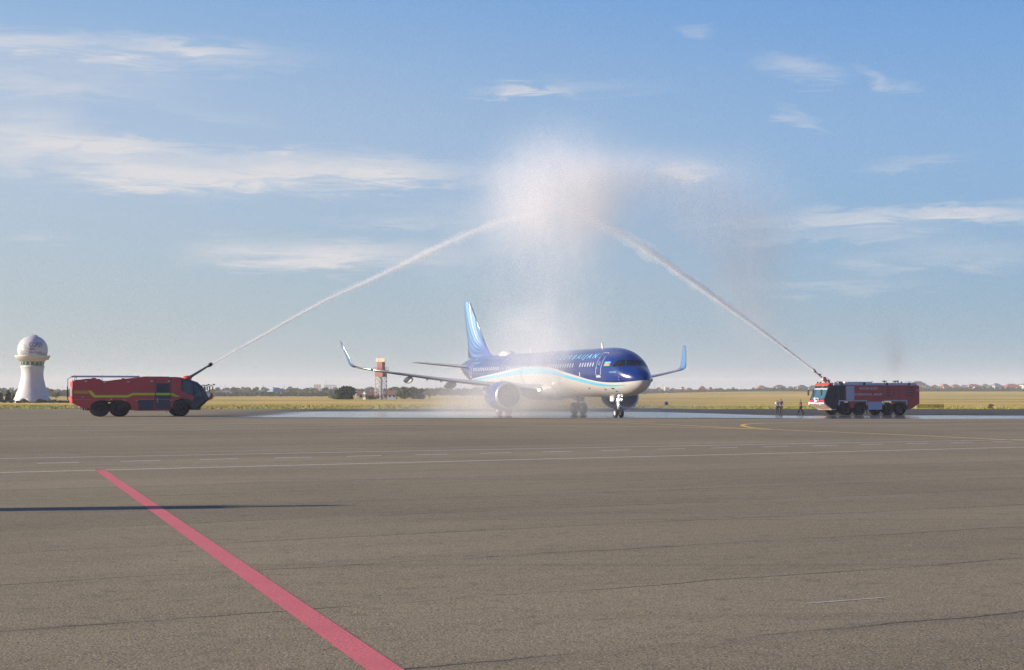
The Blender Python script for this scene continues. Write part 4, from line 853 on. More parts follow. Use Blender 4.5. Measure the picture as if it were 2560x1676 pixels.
MB().lathe([(28.6*k,zt(905.2)),(29.8*k,zt(905.2)),(32.5*k,zt(900.6)),(38.6*k,zt(900.2)),(42.0*k,zt(892)),(43.6*k,zt(889.6)),(42.4*k,zt(889.4)),(37*k,zt(896)),(30*k,zt(897)),(30*k,zt(889))],56).build('gallery',M_TOW,TW)
dome=MB(); rd=36.8*k; zc=zt(875.8); pr=[(rd*math.sin(t),zc+rd*math.cos(t)) for t in [PI*.78*i/28 for i in range(29)]]
m,b=new_mat('dome_skin'); o=N('ShaderNodeTexCoord').outputs['Object']; vo=N('ShaderNodeTexVoronoi'); vo.feature='DISTANCE_TO_EDGE'; vo.inputs['Scale'].default_value=1.1; L(o,vo.inputs['Vector'])
c=mixc(noise(o,.8,4),(.49,.48,.48),(.57,.56,.56)); c=mixc(mth('MULTIPLY',smooth(vo.outputs['Distance'],.03,.01),.18),c,(.4,.4,.42)); L(c,b.inputs['Base Color']); b.inputs['Roughness'].default_value=.45
DM=dome.lathe(pr,56).build('dome',m,TW)
def on_dome(lon,lat,off=.03):  # lon measured from the camera side, + to the right
    r_=rd+off; a_=-PI/2+lon-.30; return Vector((r_*math.cos(lat)*math.cos(a_),r_*math.cos(lat)*math.sin(a_),zc+r_*math.sin(lat)))
def dome_text(txt,size,lon0,lat0,length,m,bold=False):
    V,F=text_mesh(txt,size/rd,0,bold); w=max(v.x for v in V); kk=length/w
    MB().add([on_dome(lon0+v.x*kk,lat0+v.y) for v in V],F).build('dome_lettering',m,DM)
dome_text('COP29',1.5,.34,.20,.98,mat('navy_letters',(.006,.012,.03),.5))
dome_text('Baku',.80,.35,-.02,.42,mat('grey_letters',(.07,.07,.11),.5)); dome_text('Azerbaijan',.80,.35,-.25,.90,mat('grey_letters',(.07,.07,.11),.5))
em=MB(); rnd=random.Random(4)
for i in range(10):        # the emblem: a ring of teardrop leaves
    th=2*PI*i/10
    for r0,r1,w in ((.12,.22,.05),(.24,.38,.07)):
        P=[(r0,0),((r0+r1)/2,w/2),(r1,.0),((r0+r1)/2,-w/2)]
        em.add([on_dome(-.06+x*math.cos(th+r0)-y*math.sin(th+r0),.02+x*math.sin(th+r0)+y*math.cos(th+r0)) for x,y in P],[(0,1,2,3)])
em.build('dome_emblem',mat('emblem_blue',(.10,.17,.24),.6),DM)
MB().tube([(-.1,0,zc+rd-.05),(-.1,0,zc+rd+.45)],.04,6).tube([(.55,-.2,zc+rd-.1),(.55,-.2,zc+rd+.35)],.06,6).box(.3,1.0,-.3,.1,zc+rd-.1,zc+rd+.06).build('roof_aerials',mat('aerial_red',(.3,.1,.08),.6),TW)
# ------------------------------------------------------------------ red and white radar tower
D=487.; k=D/FPX; RX=at_x(952.5,D); RT=empty('radar_tower',(RX,D,0),R(-25),'red and white lattice radar tower with a wide cream antenna behind the wing','tower')
M_RW=mat('tower_white_paint',(.50,.48,.47),.6); M_RR=mat('tower_red_paint',(.30,.11,.085),.6)
hw=1.35; zz=[0,1.6,3.2,4.8,6.4,8.0]; zz=[z_*.9 for z_ in zz]
def lattice_seg(z0,z1,name,m):
    mb=MB()
    for sx_,sy_ in ((1,1),(1,-1),(-1,1),(-1,-1)): mb.tube([(sx_*hw,sy_*hw,z0),(sx_*hw,sy_*hw,z1)],.10,6)
    for a_ in range(4):
        M_=Matrix.Rotation(PI/2*a_,4,'Z')
        for p,q in (((-hw,hw,z0),(hw,hw,z1)),((hw,hw,z0),(-hw,hw,z1)),((-hw,hw,z1),(hw,hw,z1))): mb.tube([M_@Vector(p),M_@Vector(q)],.055,5)
    mb.build(name,m,RT)
for i in range(5): lattice_seg(zz[i],zz[i+1],'lattice',M_RR if i==0 else M_RW)
MB().box(-.3,.3,-.3,.3,0,7.2).build('cable_shaft',M_ALU,RT)
MB().box(-1.4,1.4,-1.4,1.4,7.2,9.1).build('cabin',M_RR,RT,.03); MB().box(-1.8,2.0,-1.8,1.8,9.1,9.32).build('platform',M_RW,RT)
for i in range(4): M_=Matrix.Rotation(PI/2*i,4,'Z'); 
mb=MB()
for i in range(4):
    M_=Matrix.Rotation(PI/2*i,4,'Z')
    for zr in (9.8,10.3): mb.tube([M_@Vector((-1.75,1.75,zr)),M_@Vector((1.75,1.75,zr))],.04,5)
    for xx in (-1.75,-.6,.6): mb.tube([M_@Vector((xx,1.75,9.3)),M_@Vector((xx,1.75,10.3))],.04,5)
mb.build('guard_rail',M_RR,RT)
MB().box(-.9,1.0,-.9,.9,9.32,12.0).build('equipment_cabin',M_RR,RT,.03)
MB().box(-.25,.25,-.2,.2,12.0,12.6).box(-2.0,1.8,-.35,-.1,12.0,13.2).build('antenna',mat('antenna_cream',(.60,.52,.38),.5),RT,.02)
for i in range(9): MB().box(-1.85+.4*i,-1.80+.4*i,-.4,-.35,11.95,13.25).build('antenna_rib',mat('rib_brown',(.35,.2,.06),.5),RT) if i in (0,3,5,8) else None
MB().tube([(-1.75,-.9,0),(-1.75,-.9,9.4)],.05,5).tube([(-1.75,-.4,0),(-1.75,-.4,9.4)],.05,5).build('ladder',M_RW,RT)
# ------------------------------------------------------------------ trees
def leaf_mat(name,c1,c2):
    m,b=new_mat(name); o=N('ShaderNodeTexCoord').outputs['Object']; oi=N('ShaderNodeObjectInfo').outputs['Random']
    L(mixc(smooth(mth('ADD',noise(o,.9,4,.7),mth('MULTIPLY',mth('SUBTRACT',oi,.5),.3)),.35,.68),c1,c2),b.inputs['Base Color']); b.inputs['Roughness'].default_value=.85; b.inputs['Specular IOR Level'].default_value=.15; return m
LF_D=leaf_mat('dark_foliage',(.022,.045,.018),(.07,.10,.035)); LF_G=leaf_mat('green_foliage',(.04,.075,.022),(.13,.17,.05)); LF_O=leaf_mat('olive_foliage',(.07,.075,.03),(.17,.16,.07)); BARK=mat('bark',(.10,.075,.05),.9,var=.25)
def crown_np(rg,lobes,n,leaf):
    """leaf sized faces through the lobes' volume; lobes: (x,y,z,rx,ry,rz)"""
    vol=np.array([l[3]*l[4]*l[5] for l in lobes]); pick=rg.choice(len(lobes),n,p=vol/vol.sum()); Lb=np.array(lobes)[pick]
    d=rg.normal(size=(n,3)); d/=np.linalg.norm(d,axis=1)[:,None]; r=rg.uniform(.45,1.04,n)[:,None]**.7
    c=Lb[:,:3]+d*r*Lb[:,3:6]
    a=rg.normal(size=(n,3)); a/=np.linalg.norm(a,axis=1)[:,None]; b_=np.cross(a,rg.normal(size=(n,3))); b_/=np.linalg.norm(b_,axis=1)[:,None]
    s=leaf*rg.uniform(.6,1.4,n)[:,None]; V=np.stack([c-a*s,c+b_*s*.7,c+a*s,c-b_*s*.7],1).reshape(-1,3)
    F=np.arange(4*n).reshape(n,4); return V,F
def broad_lobes(rg,w,h,n=9,base=.18):
    out=[]
    for i in range(n):
        t=rg.uniform(base,.86); ww=w*.5*math.sin(PI*min(1,max(.12,(t-base*.4))))**.6; a=rg.uniform(0,2*PI); q=rg.uniform(.1,.75)*ww
        r=rg.uniform(.2,.36)*w; out.append((q*math.cos(a),q*math.sin(a),h*t,r,r,r*rg.uniform(.6,.9)*min(1.2,h/w)))
    return out
def cone_lobes(h,w,n=9): return [(0,0,h*(.12+.86*i/n),w*.5*(1-i/(n+.6))**.85+.05,w*.5*(1-i/(n+.6))**.85+.05,h/n*.9) for i in range(n)]
def tree(x,y,w,h,kind,label,seed,leaf=None,n=1800,lm=None,name=None,base=.18,group=None,z0=None):
    rg=np.random.default_rng(seed); z=zg(x,y) if z0 is None else z0; nm=name or {'broad':'tree','cone':'conifer','bush':'bush'}[kind]
    root=empty(nm,(x,y,z),0,label,{'broad':'tree','cone':'tree','bush':'bush'}[kind],group)
    lobes=cone_lobes(h,w) if kind=='cone' else broad_lobes(rg,w,h,10 if kind=='broad' else 7,.05 if kind=='bush' else base)
    V,F=crown_np(rg,lobes,n,leaf or max(.10,w*.035)); V[:,2]=np.maximum(V[:,2],.02)
    c=np_mesh('crown',V,F,lm or (LF_D if kind=='cone' else LF_G)); c.parent=root
    tb=MB().tube([(0,0,-.1),(.03*w,0,h*.3),(0,.02*w,h*.75)],[.04*w,.028*w,.008*w],7)
    if kind!='bush':
        for i in range(5):
            a=rg.uniform(0,6.28); tb.tube([(0,0,h*(.18+.1*i)),(w*.25*math.cos(a),w*.25*math.sin(a),h*(.35+.1*i))],[.018*w,.006*w],5)
        tb.build('trunk',BARK,root)
    else: tb.build('stem',BARK,root)
    return root
TG='trees near the far edge of the airfield'
def T(px,yt,wpx,D,kind,label,seed,**k):
    x=at_x(px,D); z=zg(x,D); h=CAMZ+(983-yt)*D/FPX-z; return tree(x,D,wpx*D/FPX,h,kind,label,seed,group=TG,**k)
T(3,980,15,345,'cone','dark conifer cut by the left edge, left of the white tower',1,n=1500)
T(22,974,19,346,'cone','tallest dark conifer just left of the white tower',2,n=2400)
T(36,984,15,344,'cone','shorter dark conifer touching the left foot of the white tower',3,n=1500)
T(121,970,34,900,'broad','round dark tree on the horizon right of the white tower',4,lm=LF_D,n=1200)
T(142,979,14,420,'bush','small bush in the straw grass between tower and fire truck',5,lm=LF_O,n=500)
T(861,966,62,482,'broad','wide dark green tree left of the cream shed',6,n=5200,base=.1,lm=LF_D)
T(836,984,24,480,'bush','pale green bush at the left foot of the wide tree',7,n=1400,lm=LF_G)
T(1012,966,38,500,'broad','dark tree right of the radar tower, nearest the pale wall',8,n=2600,base=.08,lm=LF_D)
T(1034,968,34,505,'broad','second tree right of the radar tower, with a green front',9,n=2400,base=.08,lm=LF_G)
T(1052,972,30,498,'broad','low spreading tree at the right end of the clump by the radar tower',10,n=2000,base=.06,lm=LF_D)
T(985,969,40,900,'broad','brownish round tree rising behind the red roofed building',11,n=1800,lm=LF_O)
T(930,990,30,478,'bush','dark bush in front of the pale low building',12,n=1200,lm=LF_D)
T(2475,1012,16,238,'bush','dry dark bush on the grass verge far right',13,n=900,lm=LF_O,leaf=.07)
T(1073,982,12,520,'bush','small bush beside the right edge of the tree clump',14,n=400,lm=LF_D)
for i,(px,yt,w) in enumerate(((48,1003,18),(62,1001,16),(78,1005,20),(96,1003,22),(112,1001,14),(124,1003,18),(136,1000,13),(148,1002,18),(162,1002,16),(172,1004,14),(30,1001,16),(12,1002,18))):
    T(px,yt,w,312+i%3*3,'bush','low bush %s'%('under the left leg of the white tower','left of the middle arch of the white tower','below the middle arch of the white tower','under the right half of the white tower','at the right foot of the white tower','just right of the right foot of the white tower','second right of the white tower','third right of the white tower','fourth right of the white tower','touching the rear of the left fire truck','at the left foot of the white tower','at the left edge below the dark conifers')[i],40+i,n=700,lm=LF_D if i%2 else LF_G,leaf=.12)
# masses of distant trees that read as one wood
def wood(name,label,spans,lm,seed,dens=1.,leaf=.5):
    rg=np.random.default_rng(seed); Vs=[];Fs=[];nb=0
    for x0,x1,yt0,yt1,D0,D1,w in spans:
        px=x0
        while px<x1:
            D=rg.uniform(D0,D1); yt=rg.uniform(yt0,yt1); x=at_x(px,D); z=zg(x,D); h=max(2,CAMZ+(983-yt)*D/FPX-z); ww=w*D/FPX*rg.uniform(.8,1.5)
            V,F=crown_np(rg,broad_lobes(rg,ww,h,6,.05),int(420*dens),leaf*D/1150*rg.uniform(.8,1.2)); V[:,0]+=x; V[:,1]+=D; V[:,2]=np.maximum(V[:,2]+z,z)
            Vs.append(V); Fs.append(F+nb); nb+=len(V); px+=w*rg.uniform(.28,.6)
    tag(np_mesh(name,np.concatenate(Vs),np.concatenate(Fs),lm),label,kind='stuff')
wood('woodland','blue green mass of distant trees along the left horizon',[(-260,440,969,975,1000,1300,18),(-260,440,978,984,800,950,12),(480,1250,968,974,1000,1400,18),(480,860,979,984,880,980,12),(1100,1640,972,977,1200,1700,16)],LF_D,3)
wood('woodland','distant trees between and behind the houses right of the aircraft',[(1500,1920,972,977,1500,1900,12),(1900,2960,966,971,1750,2100,13)],LF_D,4)
wood('hedgerow','dense dark hedge of trees along the right edge of the airfield',[(1880,2960,969,973.5,1500,1560,8),(1880,2960,973,976,1470,1500,7),(1600,1880,976,979,1500,1560,8)],LF_D,5,1.2,.42)
for i,(px,yt,w) in enumerate(((2331,966,6),(2353,967,6),(2382,968,6),(2402,967,7),(2425,965,8),(2446,966,7),(2460,965,9),(2478,962,7),(2492,966,8),(2519,967,8),(2533,969,9),(2551,969,9))):
    x=at_x(px,1462); z=zg(x,1462); tree(x,1462,w*1462/FPX,CAMZ+(983-yt)*1462/FPX-z,'cone' if i in (2,7) else 'broad','%s in the hedge, %s of twelve counted from the right truck'%('pointed dark conifer' if i in (2,7) else 'dark round tree',('first','second','third','fourth','fifth','sixth','seventh','eighth','ninth','tenth','eleventh','last')[i]),80+i,n=420,lm=LF_D,leaf=.4,group='taller trees in the right hedge')
# ------------------------------------------------------------------ houses
W_CR=mat('cream_wall',(.60,.50,.34),.8); W_WH=mat('white_wall',(.66,.63,.58),.8); W_PK=mat('pink_wall',(.55,.33,.26),.8); W_GB=mat('grey_blue_wall',(.36,.42,.48),.8)
R_RED=mat('red_roof',(.32,.09,.07),.7); R_DK=mat('dark_roof',(.10,.08,.09),.7); R_GR=mat('grey_roof',(.24,.25,.29),.6); R_BG=mat('blue_grey_roof',(.20,.30,.40),.55); R_GN=mat('green_roof',(.16,.27,.18),.6); R_BR=mat('brown_roof',(.20,.10,.08),.7)
WIN=mat('house_window',(.03,.035,.045),.2)
def house(px,wpx,yr,ye,D,wall,roof,label,hip=True,rz=.25,dep=.75,name='house',rows=1,nwin=3,cat='house',chim=False):
    x=at_x(px,D); z=zg(x,D)-.2; w=wpx*D/FPX/(abs(math.cos(rz))+dep*abs(math.sin(rz))); d=w*dep; zr=CAMZ+(983-yr)*D/FPX-z; ze=CAMZ+(983-ye)*D/FPX-z
    root=empty(name,(x,D,z),rz,label,cat,'houses and blocks beyond the airfield')
    wl=MB().box(-w/2,w/2,-d/2,d/2,0,ze).build('wall',wall,root)
    o_=.05*w
    if zr-ze>.3:
        ri=w*.22 if hip else w/2+o_*.8
        vs=[(-w/2-o_,-d/2-o_,ze),(w/2+o_,-d/2-o_,ze),(w/2+o_,d/2+o_,ze),(-w/2-o_,d/2+o_,ze),(-ri,0,zr),(ri,0,zr),(-w/2-o_,-d/2-o_,ze-.2),(w/2+o_,-d/2-o_,ze-.2),(w/2+o_,d/2+o_,ze-.2),(-w/2-o_,d/2+o_,ze-.2)]
        rf=MB().add(vs,[(0,1,5,4),(2,3,4,5),(1,2,5),(3,0,4),(6,7,1,0),(7,8,2,1),(8,9,3,2),(9,6,0,3),(6,9,8,7)]).build('roof',roof,root)
        if chim: MB().box(-.3,.3,-.3,.3,ze,zr+.6).build('chimney',wall,rf)
    else: MB().box(-w/2-.2,w/2+.2,-d/2-.2,d/2+.2,ze,ze+.35).build('roof',roof,root)
    for r_ in range(rows):
        zc_=ze*(.72 if rows==1 else (.25+.65*r_/(rows-1)*1.0)); hh=min(.8,ze/rows*.24)
        for i in range(nwin):
            xc=-w/2+w*(i+.5)/nwin; MB().box(xc-w/nwin*.2,xc+w/nwin*.2,-d/2-.06,-d/2+.01,zc_-hh,zc_+hh).build('window',WIN,wl)
        for i in range(2): yc=-d/2+d*(i+.5)/2; MB().box(-w/2-.06,-w/2+.01,yc-d*.12,yc+d*.12,zc_-hh,zc_+hh).build('window',WIN,wl)
    return root
house(691,42,969.5,979,1000,W_CR,R_BG,'cream house with a blue grey hipped roof between the left truck and the wing',rz=.7,nwin=3)
house(568,26,976,982,1000,W_GB,R_GR,'low grey roofed house in the trees just past the left truck',nwin=2)
house(543,10,978,981,990,W_WH,R_GR,'small white house nearest the front of the left truck',nwin=2)
house(719,8,976,979,1010,W_PK,R_RED,'small pink house right of the blue grey roofed house',nwin=1); house(736,8,979,982,995,W_WH,R_RED,'tiny white house second right of the blue grey roofed house',nwin=1); house(749,8,976.5,979.5,1000,W_CR,R_BR,'tiny cream house third right of the blue grey roofed house',nwin=1)
house(790,8,975,979,1000,W_PK,R_RED,'small pink house below the cream apartment block',nwin=1); house(816,9,976,979.5,1000,W_CR,R_BR,'small cream house below the blue apartment block',nwin=1)
house(793,20,961,961.8,3000,W_CR,W_CR,'cream apartment block standing on the far left horizon',name='apartment_block',cat='building',rows=5,nwin=5,dep=.5,rz=.3)
house(826,30,962,962.8,3000,W_GB,W_GB,'pale blue apartment slab right of the cream block on the horizon',name='apartment_block',cat='building',rows=5,nwin=8,dep=.4,rz=-.1)
house(143,10,974,978,900,W_WH,R_GR,'small white house on the horizon between tower and left truck',nwin=2); house(20,12,977,981,1000,W_WH,R_BR,'small white house on the horizon left of the conifers',nwin=2)
house(930,10,973,977,990,W_CR,R_RED,'cream house peeping over the trees just left of the radar tower',nwin=1); house(892,8,972,975.5,1000,W_WH,R_RED,'white gabled house above the wide dark tree',hip=False,nwin=1)
house(925,58,979.5,987.5,500,W_GB,R_BR,'low pale building with a dark red roof behind the radar tower, left half',hip=False,nwin=4,rz=.05,dep=.4,name='airfield_building',cat='building')
house(976,34,976.5,986.5,505,W_GB,R_BR,'pale walled building with a dark gable roof right of the radar tower',hip=False,nwin=3,rz=-.1,dep=.6,name='airfield_building',cat='building')
house(913,10,979,985,470,W_CR,W_WH,'narrow cream gabled shed lit by the sun beside the wide tree',hip=False,rz=1.2,dep=.8,nwin=1,name='shed',cat='shed')
for px,w,yr,ye,wl_,rf_,lb in ((1627,14,976,978.5,W_WH,R_GR,'low white house just right of the aircraft nose'),(1646,14,969,974,W_PK,R_BR,'pink house second right of the aircraft nose'),(1666,13,968,968.8,W_WH,W_WH,'plain white block among the houses right of the nose'),(1690,18,973,978,W_CR,R_RED,'low cream house right of the plain white block'),
 (1706,9,967,971,W_WH,R_BR,'slim white house above the low cream one'),(1722,20,970,975,W_PK,R_RED,'wide pink house left of the domed red house'),(1755,20,966,974,W_PK,R_RED,'tall red house with a peaked roof behind the apron'),(1776,12,968,975,W_CR,R_RED,'cream house beside the tall red house'),(1811,10,975,977.5,W_CR,R_GR,'little cream house in the grey trees'),
 (1832,9,968,971,W_WH,R_GR,'small white house on the skyline among grey trees'),(1852,11,973,976,W_PK,R_RED,'little pink house left of the standing people'),(1875,13,974.5,978,W_CR,R_RED,'low cream house left of the standing people'),(1903,22,964,969,W_PK,R_RED,'house with a pink roof peak over the hedge left of the people'),
 (1948,30,962.5,968,W_CR,R_DK,'cream house with a dark hipped roof above the standing people'),(1978,11,967,970,W_PK,R_RED,'small pink house between the two dark roofed ones'),(2004,30,963,970,W_CR,R_DK,'dark roofed cream house right behind the right truck cab')):
    house(px,w,yr,ye,1640,wl_,rf_,lb,nwin=2,rz=.35)
for px,w,yr,ye,wl_,rf_,lb,hp in ((2294,36,953.5,961,W_CR,R_DK,'tall cream house with a dark hipped roof just past the right truck',True),(2316,20,963,967.5,W_GB,R_BG,'low blue roofed house beside the tall cream one',True),(2336,17,962.5,967.5,W_PK,R_RED,'red roofed house third from the right truck',True),(2361,30,960.5,968.5,W_CR,R_RED,'large red hipped roof over a cream house',True),
 (2388,23,961.5,967,W_PK,R_BR,'purple brown roofed pink house',True),(2408,20,962.5,968,W_GB,R_GR,'grey roofed house right of the purple brown one',True),(2432,32,960.5,964.5,W_WH,R_RED,'wide low pitched red roof over white walls',True),(2441,20,966,972,W_CR,R_BG,'steep blue gabled house in front of the wide red roof',False),(2462,21,960.5,966,W_CR,R_GN,'cream house with a green roof',True),
 (2489,31,958.5,965,W_GB,R_GR,'large grey hipped roof beside the green one',True),(2528,42,960,967,W_CR,R_RED,'largest red hipped roof near the right edge',True),(2572,62,959,962.5,W_WH,R_GN,'long white building with a flat green roof cut by the right edge',True),(2549,24,969,971.5,W_CR,R_GR,'low cream house under the long white building',True)):
    house(px,w,yr,ye,1640 if px!=2441 else 1580,wl_,rf_,lb,hip=hp,nwin=3 if w>20 else 2,rz=.5 if px%2 else .2,rows=2 if px==2294 else 1,chim=px%3==0)
for i,(px,yt,D,lb) in enumerate(((145,966,1500,'thin mast on the horizon beside the left truck'),(157,965,1500,'second thin mast nearest the left truck ladder'),(551,963,1500,'thin mast just past the left truck'),(563,962,1500,'second thin mast past the left truck'),(658,961,1500,'thin mast left of the blue grey roofed house'),(711,963,1500,'thin mast above the small pink house'),(723,962,1500,'thin mast over the dark trees right of the small pink house'),(816,949,3000,'tall thin mast rising over the apartment blocks'),(1090,950,1400,'lattice mast under the wing'),(1636,954,1800,'thin mast just right of the aircraft nose'),(1657,960,1800,'short mast over the plain white block'),(1755,957,1800,'mast over the tall red house'),(1890,956,1800,'mast at the left end of the hedge'))):
    x=at_x(px,D); z=zg(x,D); h=CAMZ+(983-yt)*D/FPX-z; r_=.00011*D
    mb=MB().tube([(0,0,0),(0,0,h)],[r_*1.3,r_*.7],6).box(-r_*4,r_*4,-r_,r_,h*.82,h*.83).box(-r_*3,r_*3,-r_,r_,h*.92,h*.93)
    o=mb.build('mast',R_GR); o.location=(x,D,z); tag(o,lb,'mast','slender masts on the horizon')
# ------------------------------------------------------------------ small things by the pavement
D=239.; x0=at_x(2291,D); x1=at_x(2359,D); z0=zg(x0,D)
sg=empty('taxiway_sign',(0,0,0),0,'long low yellow sign reading 17-35 on the verge behind the right truck','sign')
SY=mat('sign_yellow',(.34,.27,.03),.6,var=.15); bd_=MB().box(x0,x1,D-.06,D+.06,z0+.06,z0+.74).build('board',SY,sg,.01)
MB().box(x0+.2,x0+.3,D-.04,D+.04,z0-.1,z0+.1).box(x1-.3,x1-.2,D-.04,D+.04,z0-.1,z0+.1).box((x0+x1)/2-.05,(x0+x1)/2+.05,D-.04,D+.04,z0-.1,z0+.1).build('leg',M_BLK,sg)
for tx,fx,sz,ln_ in (('17-35',.60,.46,.95),('\u25c4' if 0 else '-',.46,.4,.2)):
    V,F=text_mesh(tx,sz,0,True); w=max(v.x for v in V); MB().add([(x0+(x1-x0)*fx+v.x*ln_/w,D-.075,z0+.24+v.y) for v in V],F).build('lettering',M_BLK,sg)
def arrow(cx,dirn): return [(cx,z0+.4),(cx-dirn*.16,z0+.54),(cx-dirn*.16,z0+.26)]
MB().prism(arrow(x1-.2,1),D-.075,D-.065).prism(arrow(x0+1.75,-1),D-.075,D-.065).lathe([(0,0),(.09,0)],12,Matrix.Translation((x0+.22,D-.075,z0+.4))@Matrix.Rotation(PI/2,4,'X')).build('arrow',M_BLK,sg)
o=MB().box(-.07,.07,-.04,.04,0,.68).box(-.1,.1,-.06,.06,0,.04).build('marker_post',mat('post_white',(.72,.70,.50),.6)); o.location=(at_x(2288,238.5),238.5,zg(at_x(2288,238.5),238.5)); tag(o,'short pale marker post beside the yellow sign','post')
D=204.; x=at_x(1665,D); rs_=empty('round_sign',(x,D,zg(x,D)),0,'round dark blue sign on a thin post in the grass right of the nose','sign')
MB().lathe([(0,-.03),(.26,-.03),(.27,0),(.26,.03),(0,.03)],24,Matrix.Translation((0,0,.78))@Matrix.Rotation(PI/2,4,'X')).build('disc',mat('sign_teal',(.03,.08,.13),.5),rs_); MB().tube([(0,.03,-.05),(0,.03,.78)],.02,6).build('post',M_ALU,rs_)
D=206.; x=at_x(1629.5,D); fr_=empty('ground_marker',(x,D,zg(x,D)),0,'small white two legged frame in the grass beside the nose wheel','marker')
MB().box(-.17,.17,-.03,.03,.52,.60).build('top_bar',M_WHITE,fr_); MB().box(-.14,-.09,-.03,.03,-.05,.52).build('leg',M_WHITE,fr_); MB().box(.06,.11,-.03,.03,-.05,.52).build('leg',M_WHITE,fr_)
# unseen mast added left of view; casts the long shadow across the red line
tip=Vector((-3.1,27.8,0)); hM=7.6; Ls=hM/math.tan(SUN_EL); dh=Vector((SUN_AZ[0],SUN_AZ[1],0)).normalized(); mp=tip+dh*Ls
lm_=empty('shadow_mast',(mp.x,mp.y,0),math.atan2(dh.y,dh.x),'tall unseen mast added outside the left edge to throw the long thin shadow','mast')
MB().tube([(0,0,0),(0,0,hM-.7)],[.22,.18],14).build('pole',M_ALU,lm_); MB().box(-.12,.12,-.4,.4,hM-1.9,hM-.6).box(-.1,.1,-.16,.16,hM-.5,hM).build('shadow_head',M_BLK,lm_)  # wide head added to thicken the cast shadow towards its tip
# ------------------------------------------------------------------ the two jets of water: thousands of drops along a thrown path
m,b=new_mat('water_drops'); b.inputs['Base Color'].default_value=(.95,.95,.95,1); b.inputs['Roughness'].default_value=.6
tr=N('ShaderNodeBsdfTranslucent'); tr.inputs[0].default_value=(.97,.97,.97,1); mx=N('ShaderNodeMixShader'); mx.inputs[0].default_value=.5; out=NT.nodes['Material Output']
L(b.outputs[0],mx.inputs[1]); L(tr.outputs[0],mx.inputs[2]); L(mx.outputs[0],out.inputs['Surface']); M_DROP=m
def jet(pts,sig,n,size,label,seed,start,fallout=.3):
    """pts: path points; sig(t): spread in metres"""
    rg=np.random.default_rng(seed); P=np.array([list(p) for p in resample3(pts,12)]); seg=np.linalg.norm(np.diff(P,axis=0),axis=1); cum=np.concatenate([[0],np.cumsum(seg)]); tot=cum[-1]
    t=rg.uniform(0,.9,n)**.8; s=t*tot; C_=np.stack([np.interp(s,cum,P[:,k]) for k in range(3)],1)
    ph=np.sin(s*1.1+rg.normal(size=1))*.35+np.sin(s*2.7+2)*.25+np.sin(s*6.1+1)*.15
    sg=sig(t)
    off=rg.normal(size=(n,3))*sg[:,None]*.8; off[:,2]+=ph*sg*.5
    fall=rg.random(n)<fallout*t; off[:,2]-=fall*np.abs(rg.normal(size=n))*sg*3.2
    C_=C_+off; N4=np.array([[1,1,1],[1,-1,-1],[-1,1,-1],[-1,-1,1]])*.6
    r=size*rg.uniform(.5,1.5,n)*(1-.35*fall); Rn=rg.normal(size=(n,4,3))*.35+N4[None]
    V=(C_[:,None,:]+Rn*r[:,None,None]).reshape(-1,3); b_=np.arange(n)[:,None,None]*4; F=(b_+np.array([[0,1,2],[0,3,1],[0,2,3],[1,3,2]])[None]).reshape(-1,3)
    root=empty('water_jet',(0,0,0),0,label,'water jet','jets forming the water arch')
    np_mesh('drops',V,F,M_DROP).parent=root
    # the stream itself: a lumpy sleeve of fine water round a dense core
    m_=260
    for nm,fr,ma,bump,seed2,t0_,t1_ in (('inner_stream',0,M_INNER,.12,2,.18,.42),('core',.40,M_CORE,.25,3,.30,.62),('stream',.80,M_STREAM,.4,5,.45,.80),('sheath',1.3,M_SHEATH,.35,7,.60,.92),('spray_fringe',2.1,M_FRINGE,.38,9,.70,1.0)):
        q=np.random.default_rng(seed2+seed); tt=np.linspace(0,1,m_); pos=np.stack([np.interp(tt*tot,cum,P[:,k]) for k in range(3)],1)
        ra=sig(tt)*fr if fr else .055+.08*tt; lump=np.interp(tt*m_,np.arange(0,m_,4),q.uniform(-1,1,len(range(0,m_,4))))*bump+np.interp(tt*m_,np.arange(0,m_,11),q.uniform(-1,1,len(range(0,m_,11))))*bump
        V=[];F=[];k_=12
        for i in range(m_):
            d=Vector(pos[min(i+1,m_-1)]-pos[max(i-1,0)]).normalized(); a=d.cross(Vector((0,0,1))).normalized(); b2_=a.cross(d)
            for j in range(k_):
                th=2*PI*j/k_; rr_=ra[i]*(1+lump[i]*.5+q.uniform(-.22,.22))*(1.0 if tt[i]<t0_ else max(.004,(t1_-tt[i])/(t1_-t0_))**.7)
                dn=(1.+.5*tt[i]) if math.sin(th)<0 else 1.
                V.append(Vector(pos[i])+a*(math.cos(th)*rr_)+b2_*(math.sin(th)*rr_*dn))
        for i in range(m_-1):
            for j in range(k_): F.append((i*k_+j,i*k_+(j+1)%k_,(i+1)*k_+(j+1)%k_,(i+1)*k_+j))
        mb=MB().add(V,F,True); mb.f+=[tuple(range(k_)),tuple(reversed(range(len(V)-k_,len(V))))]; mb.sm+=[False,False]; mb.build(nm,ma,root)
    return root
def vol_mat(name,dens,colr=(.99,.99,.99)):
    m,b=new_mat(name); NT.nodes.remove(b); v_=N('ShaderNodeVolumeScatter'); v_.inputs['Color'].default_value=(*colr,1); v_.inputs['Density'].default_value=dens; v_.inputs['Anisotropy'].default_value=0; L(v_.outputs[0],NT.nodes['Material Output'].inputs['Volume']); return m
M_INNER=vol_mat('jet_inner',11.); M_CORE=vol_mat('jet_core',2.4); M_STREAM=vol_mat('jet_stream',1.1); M_SHEATH=vol_mat('jet_sheath',.55); M_FRINGE=vol_mat('jet_fringe',.2)
